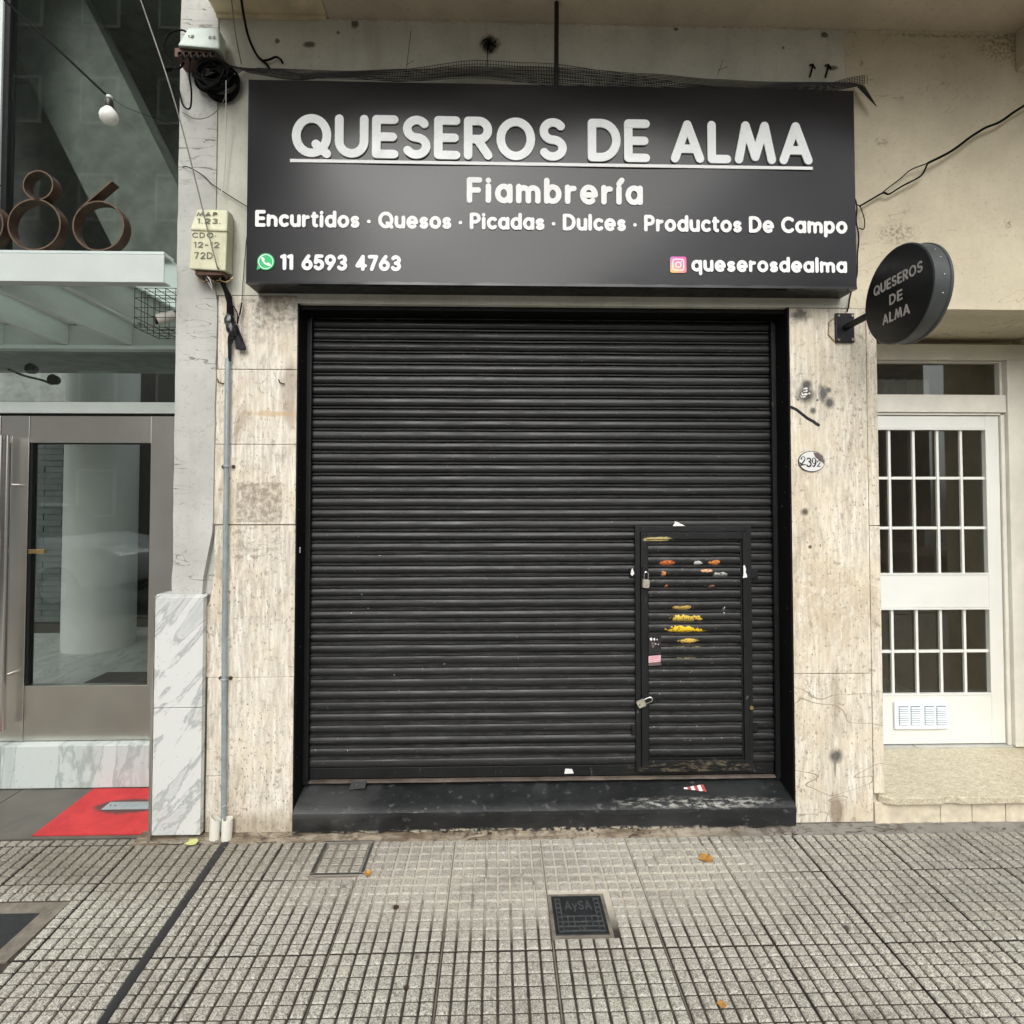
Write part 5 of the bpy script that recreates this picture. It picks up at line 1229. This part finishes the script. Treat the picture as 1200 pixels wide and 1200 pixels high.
# stickers, papers, leaves
stk = thing('sticker', (.807, .12, .735), 'dark sticker with a faint face, pasted over the wicket frame above a pink slip', 'sticker')
MB().box(.772, .836, .1155, .1175, .805, .905).build('sheet', 'darkstick', stk)
mb = MB()
for x, z, w_, h_ in ((.784, .885, .014, .010), (.801, .884, .010, .009), (.815, .882, .005, .005), (.822, .858, .004, .004), (.808, .860, .005, .004)): mb.prism([(x - w_ / 2, z), (x, z - h_), (x + w_ / 2, z - h_ * .4), (x + w_ / 3, z + h_ * .6), (x - w_ / 3, z + h_ * .5)], -.0008, 'y', .1155)
mb.build('white_marks', 'print', stk)
MB().prism([(.786, .868), (.800, .870), (.805, .862), (.800, .845), (.794, .838), (.787, .848)], -.0006, 'y', .1154).build('printed_shape', 'chip', stk)
sl = thing('sticker', (.803, .11, .74), 'pink paper slip stuck below the dark sticker on the wicket door', 'sticker')
MB().prism([(.770, .764), (.832, .770), (.834, .803), (.771, .798)], -.0010, 'y', .1150).build('sheet', 'pink', sl); MB().prism([(.770, .748), (.836, .752), (.832, .7695), (.770, .7635)], -.0010, 'y', .1152).build('lower_strip', 'chip', sl)
mb = MB(); ribbon(mb, [(.776, .792), (.822, .795)], .002, FR, -.1139, -.1136); ribbon(mb, [(.778, .782), (.815, .785)], .002, FR, -.1139, -.1136); ribbon(mb, [(.778, .772), (.822, .776)], .0015, FR, -.1139, -.1136); mb.build('lettering', 'redprint', sl)
MB().prism([(1.262, 1.195), (1.284, 1.198), (1.283, 1.212), (1.277, 1.225), (1.279, 1.240), (1.272, 1.262), (1.265, 1.258), (1.266, 1.22)], -.001, 'y', .1125).build('paper_scrap', 'paper', label='torn white paper scrap stuck on the right frame of the wicket door', cat='paper')
MB().prism([(.683, 1.214), (.690, 1.206), (.701, 1.216), (.699, 1.228), (.693, 1.246), (.688, 1.242)], -.001, 'y', .1235).build('paper_scrap', 'paper', label='white torn paper scrap stuck left of the wicket frame', cat='paper')
MB().add([(.903, .120, 1.463), (.968, .121, 1.463), (.918, .124, 1.487), (.903, .1215, 1.463), (.968, .1225, 1.463), (.918, .1255, 1.487)], [(0, 1, 2), (5, 4, 3), (0, 3, 4, 1), (1, 4, 5, 2), (2, 5, 3, 0)]).build('folded_paper', 'paper', label='white paper triangle tucked on top of the wicket frame', cat='paper')
MB().hexa([(.340, .1405, .196), (.388, .1405, .197), (.388, .1415, .197), (.340, .1415, .196), (.345, .140, .222), (.380, .140, .219), (.380, .1415, .219), (.345, .1415, .222)]).build('paper_scrap', 'paper', label='small white paper scrap on the bottom bar of the shutter', cat='paper')
MB().prism([(-.9805, 1.34), (-.979, 1.336), (-.978, 1.36), (-.980, 1.365)], .012, 'y', .04).build('paint_fleck', 'paper', label='small white paint fleck on the black left jamb', cat='paint mark')
wp = thing('candy_wrapper', (.98, .08, .15), 'red and white striped wrapper lying on the black step', 'wrapper')
for q in range(6):
    x0 = .935 + q * .018; x1 = x0 + .0175; a = .010 * (q + .4) / 3; b = .010 * (q + 1.4) / 3
    zz = lambda y: .128 + (y - .02) * .24
    def pt(x, y, u): return (x, y, zz(y) + .003 + u + .004 * abs(math.sin(x * 90)))
    MB().add([pt(x0, .075 - a, 0), pt(x1, .075 - b, 0), pt(x1, .078 + b, .002), pt(x0, .078 + a, .002)], [(0, 1, 2, 3)]).build('stripe', 'redprint' if q in (1, 3, 5) else 'paper', wp)
def leaf(at, s, rz, mat, lab, pts=None):
    pts = pts or [(0, -1), (.35, -.75), (.75, -.5), (.6, -.1), (1, .3), (.45, .45), (.2, 1), (-.3, .55), (-.95, .65), (-.65, .05), (-.95, -.4), (-.4, -.55)]
    mb = MB(); c = Vector((0, 0, .22)); vs_ = [(0, 0, .05)] + [(x, y, .12 + .18 * math.sin(3 * x + 2 * y) * .6 + .10 * (x * x + y * y)) for x, y in pts]
    rm_ = Matrix.Rotation(rz, 3, 'Z'); vs_ = [tuple(Vector(at) + (rm_ @ Vector(v)) * s) for v in vs_]
    n_ = len(pts); mb.add(vs_, [(0, 1 + i, 1 + (i + 1) % n_) for i in range(n_)])
    return mb.build('leaf', mat, None, False, label=lab, cat='leaf', group='fallen leaves on the pavement')
leaf((.925, -.240, .001), .034, .6, 'leaf', 'largest dry orange leaf, on the pavement right of the step centre')
leaf((-.556, -.300, .001), .020, 2.0, 'leaf', 'small yellow leaf at the corner of the steel framed lid')
leaf((-1.420, -.075, .006), .030, 1.0, 'leafg', 'yellow green leaf fragment beside the plastic pipe stubs')
leaf((.711, -.945, .001), .016, .2, 'leaf', 'tiny dry leaf at the bottom edge, right of centre')
leaf((-.30, -.86, .001), .012, .2, 'rust', 'tiny dark brown leaf at the bottom edge, left of centre')
leaf((-.40, -.50, .001), .014, 1.2, 'rust', 'dark red brown leaf curl between the lid and the iron cover')
mb = MB(); rc = random.Random(11)
for q in range(420):     # grit
    x, y = rc.uniform(-2.3, 2.6), -.02 - abs(rc.gauss(0, .25)); s = rc.uniform(.0012, .0036)
    if y < -1.4: continue
    mb.add([(x - s, y - s, 0), (x + s, y - s * .6, 0), (x + s * .3, y + s, 0), (x, y, s * 1.3)], [(0, 1, 3), (1, 2, 3), (2, 0, 3)])
mb.build('grit', 'mortar', None, kind='stuff', label='scattered grit and crumbs on the pavement', cat='grit')

# covers in the pavement
ay = thing('water_cover', (.313, -.55, 0), 'square black cast iron utility cover lettered AySA, sunk in the tiles', 'cover')
CX0, CX1, CY0, CY1 = .214, .414, -.650, -.452
box('plate', 'iron', CX0, CX1, CY0, CY1, -.010, .0006, ay, .002)
UZ = lambda x, y, d: (x, y, d)
rb = MB()
def rib(p, t=.0042): ribbon(rb, p, t, UZ, .0, .0030 + .0002 * (len(rb.f) % 5))
for x in (.228, .246, .382, .400): rib([(x, -.636), (x, -.468)])
for q in range(8):
    y = -.636 + q * .0235
    rib([(.228, y), (.246, y)]); rib([(.382, y), (.400, y)])
for y in (-.562, -.590, -.612): rib([(.246, y), (.382, y)])
for x in (.268, .291, .336, .360): rib([(x, -.612), (x, -.562)])
rib([(.246, -.634), (.382, -.634)])
rb.build('raised_grid', 'ironrib', ay)
letters('AySA', .262, .368, -.528, .046, .0052, UZ, .0, .0034, 'ironrib', 'lettering', ay)
letters('G', .302, .328, -.633, .026, .0045, UZ, .0, .0030, 'ironrib', 'lettering', ay)
fl = thing('meter_lid', (-.69, -.19, 0), 'square steel framed lid inlaid with pavement panes, by the left end of the step', 'cover')
frame2 = [(-.803, -.577, -.304, -.290), (-.803, -.577, -.080, -.068)]
box('frame', 'steel', -.805, -.575, -.306, -.292, -.010, .0025, fl, .001); box('frame', 'steel', -.805, -.575, -.080, -.068, -.010, .0025, fl, .001)
box('frame', 'steel', -.805, -.791, -.2915, -.0805, -.010, .0025, fl, .001); box('frame', 'steel', -.589, -.575, -.2915, -.0805, -.010, .0025, fl, .001)
o = place('inlay', tile_mesh(4, 4, .0495, .0515, None, 8).mesh('inlay', ['pane', 'mortar']), (-.789, -.289, -.001), fl)
hc_ = thing('dark_cover', (-2.3, -.58, 0), 'dark iron cover in a cement collar at the left edge of the pavement', 'cover')
box('plate', 'iron', -3.2, -1.775, -.672, -.492, -.006, .0008, hc_, .002)
vp = thing('steel_plate', (-1.86, .25, 0), 'grey steel plate set in the red patch beside the marble foot', 'plate')
box('plate', 'galv', -2.040, -1.70, .215, .285, .0045, .0085, vp, .002)
for x in (-2.015, -1.99): MB().lathe((x, .25, .0085), [(.004, 0), (.004, .0015)], 8).build('screw', 'black', vp)
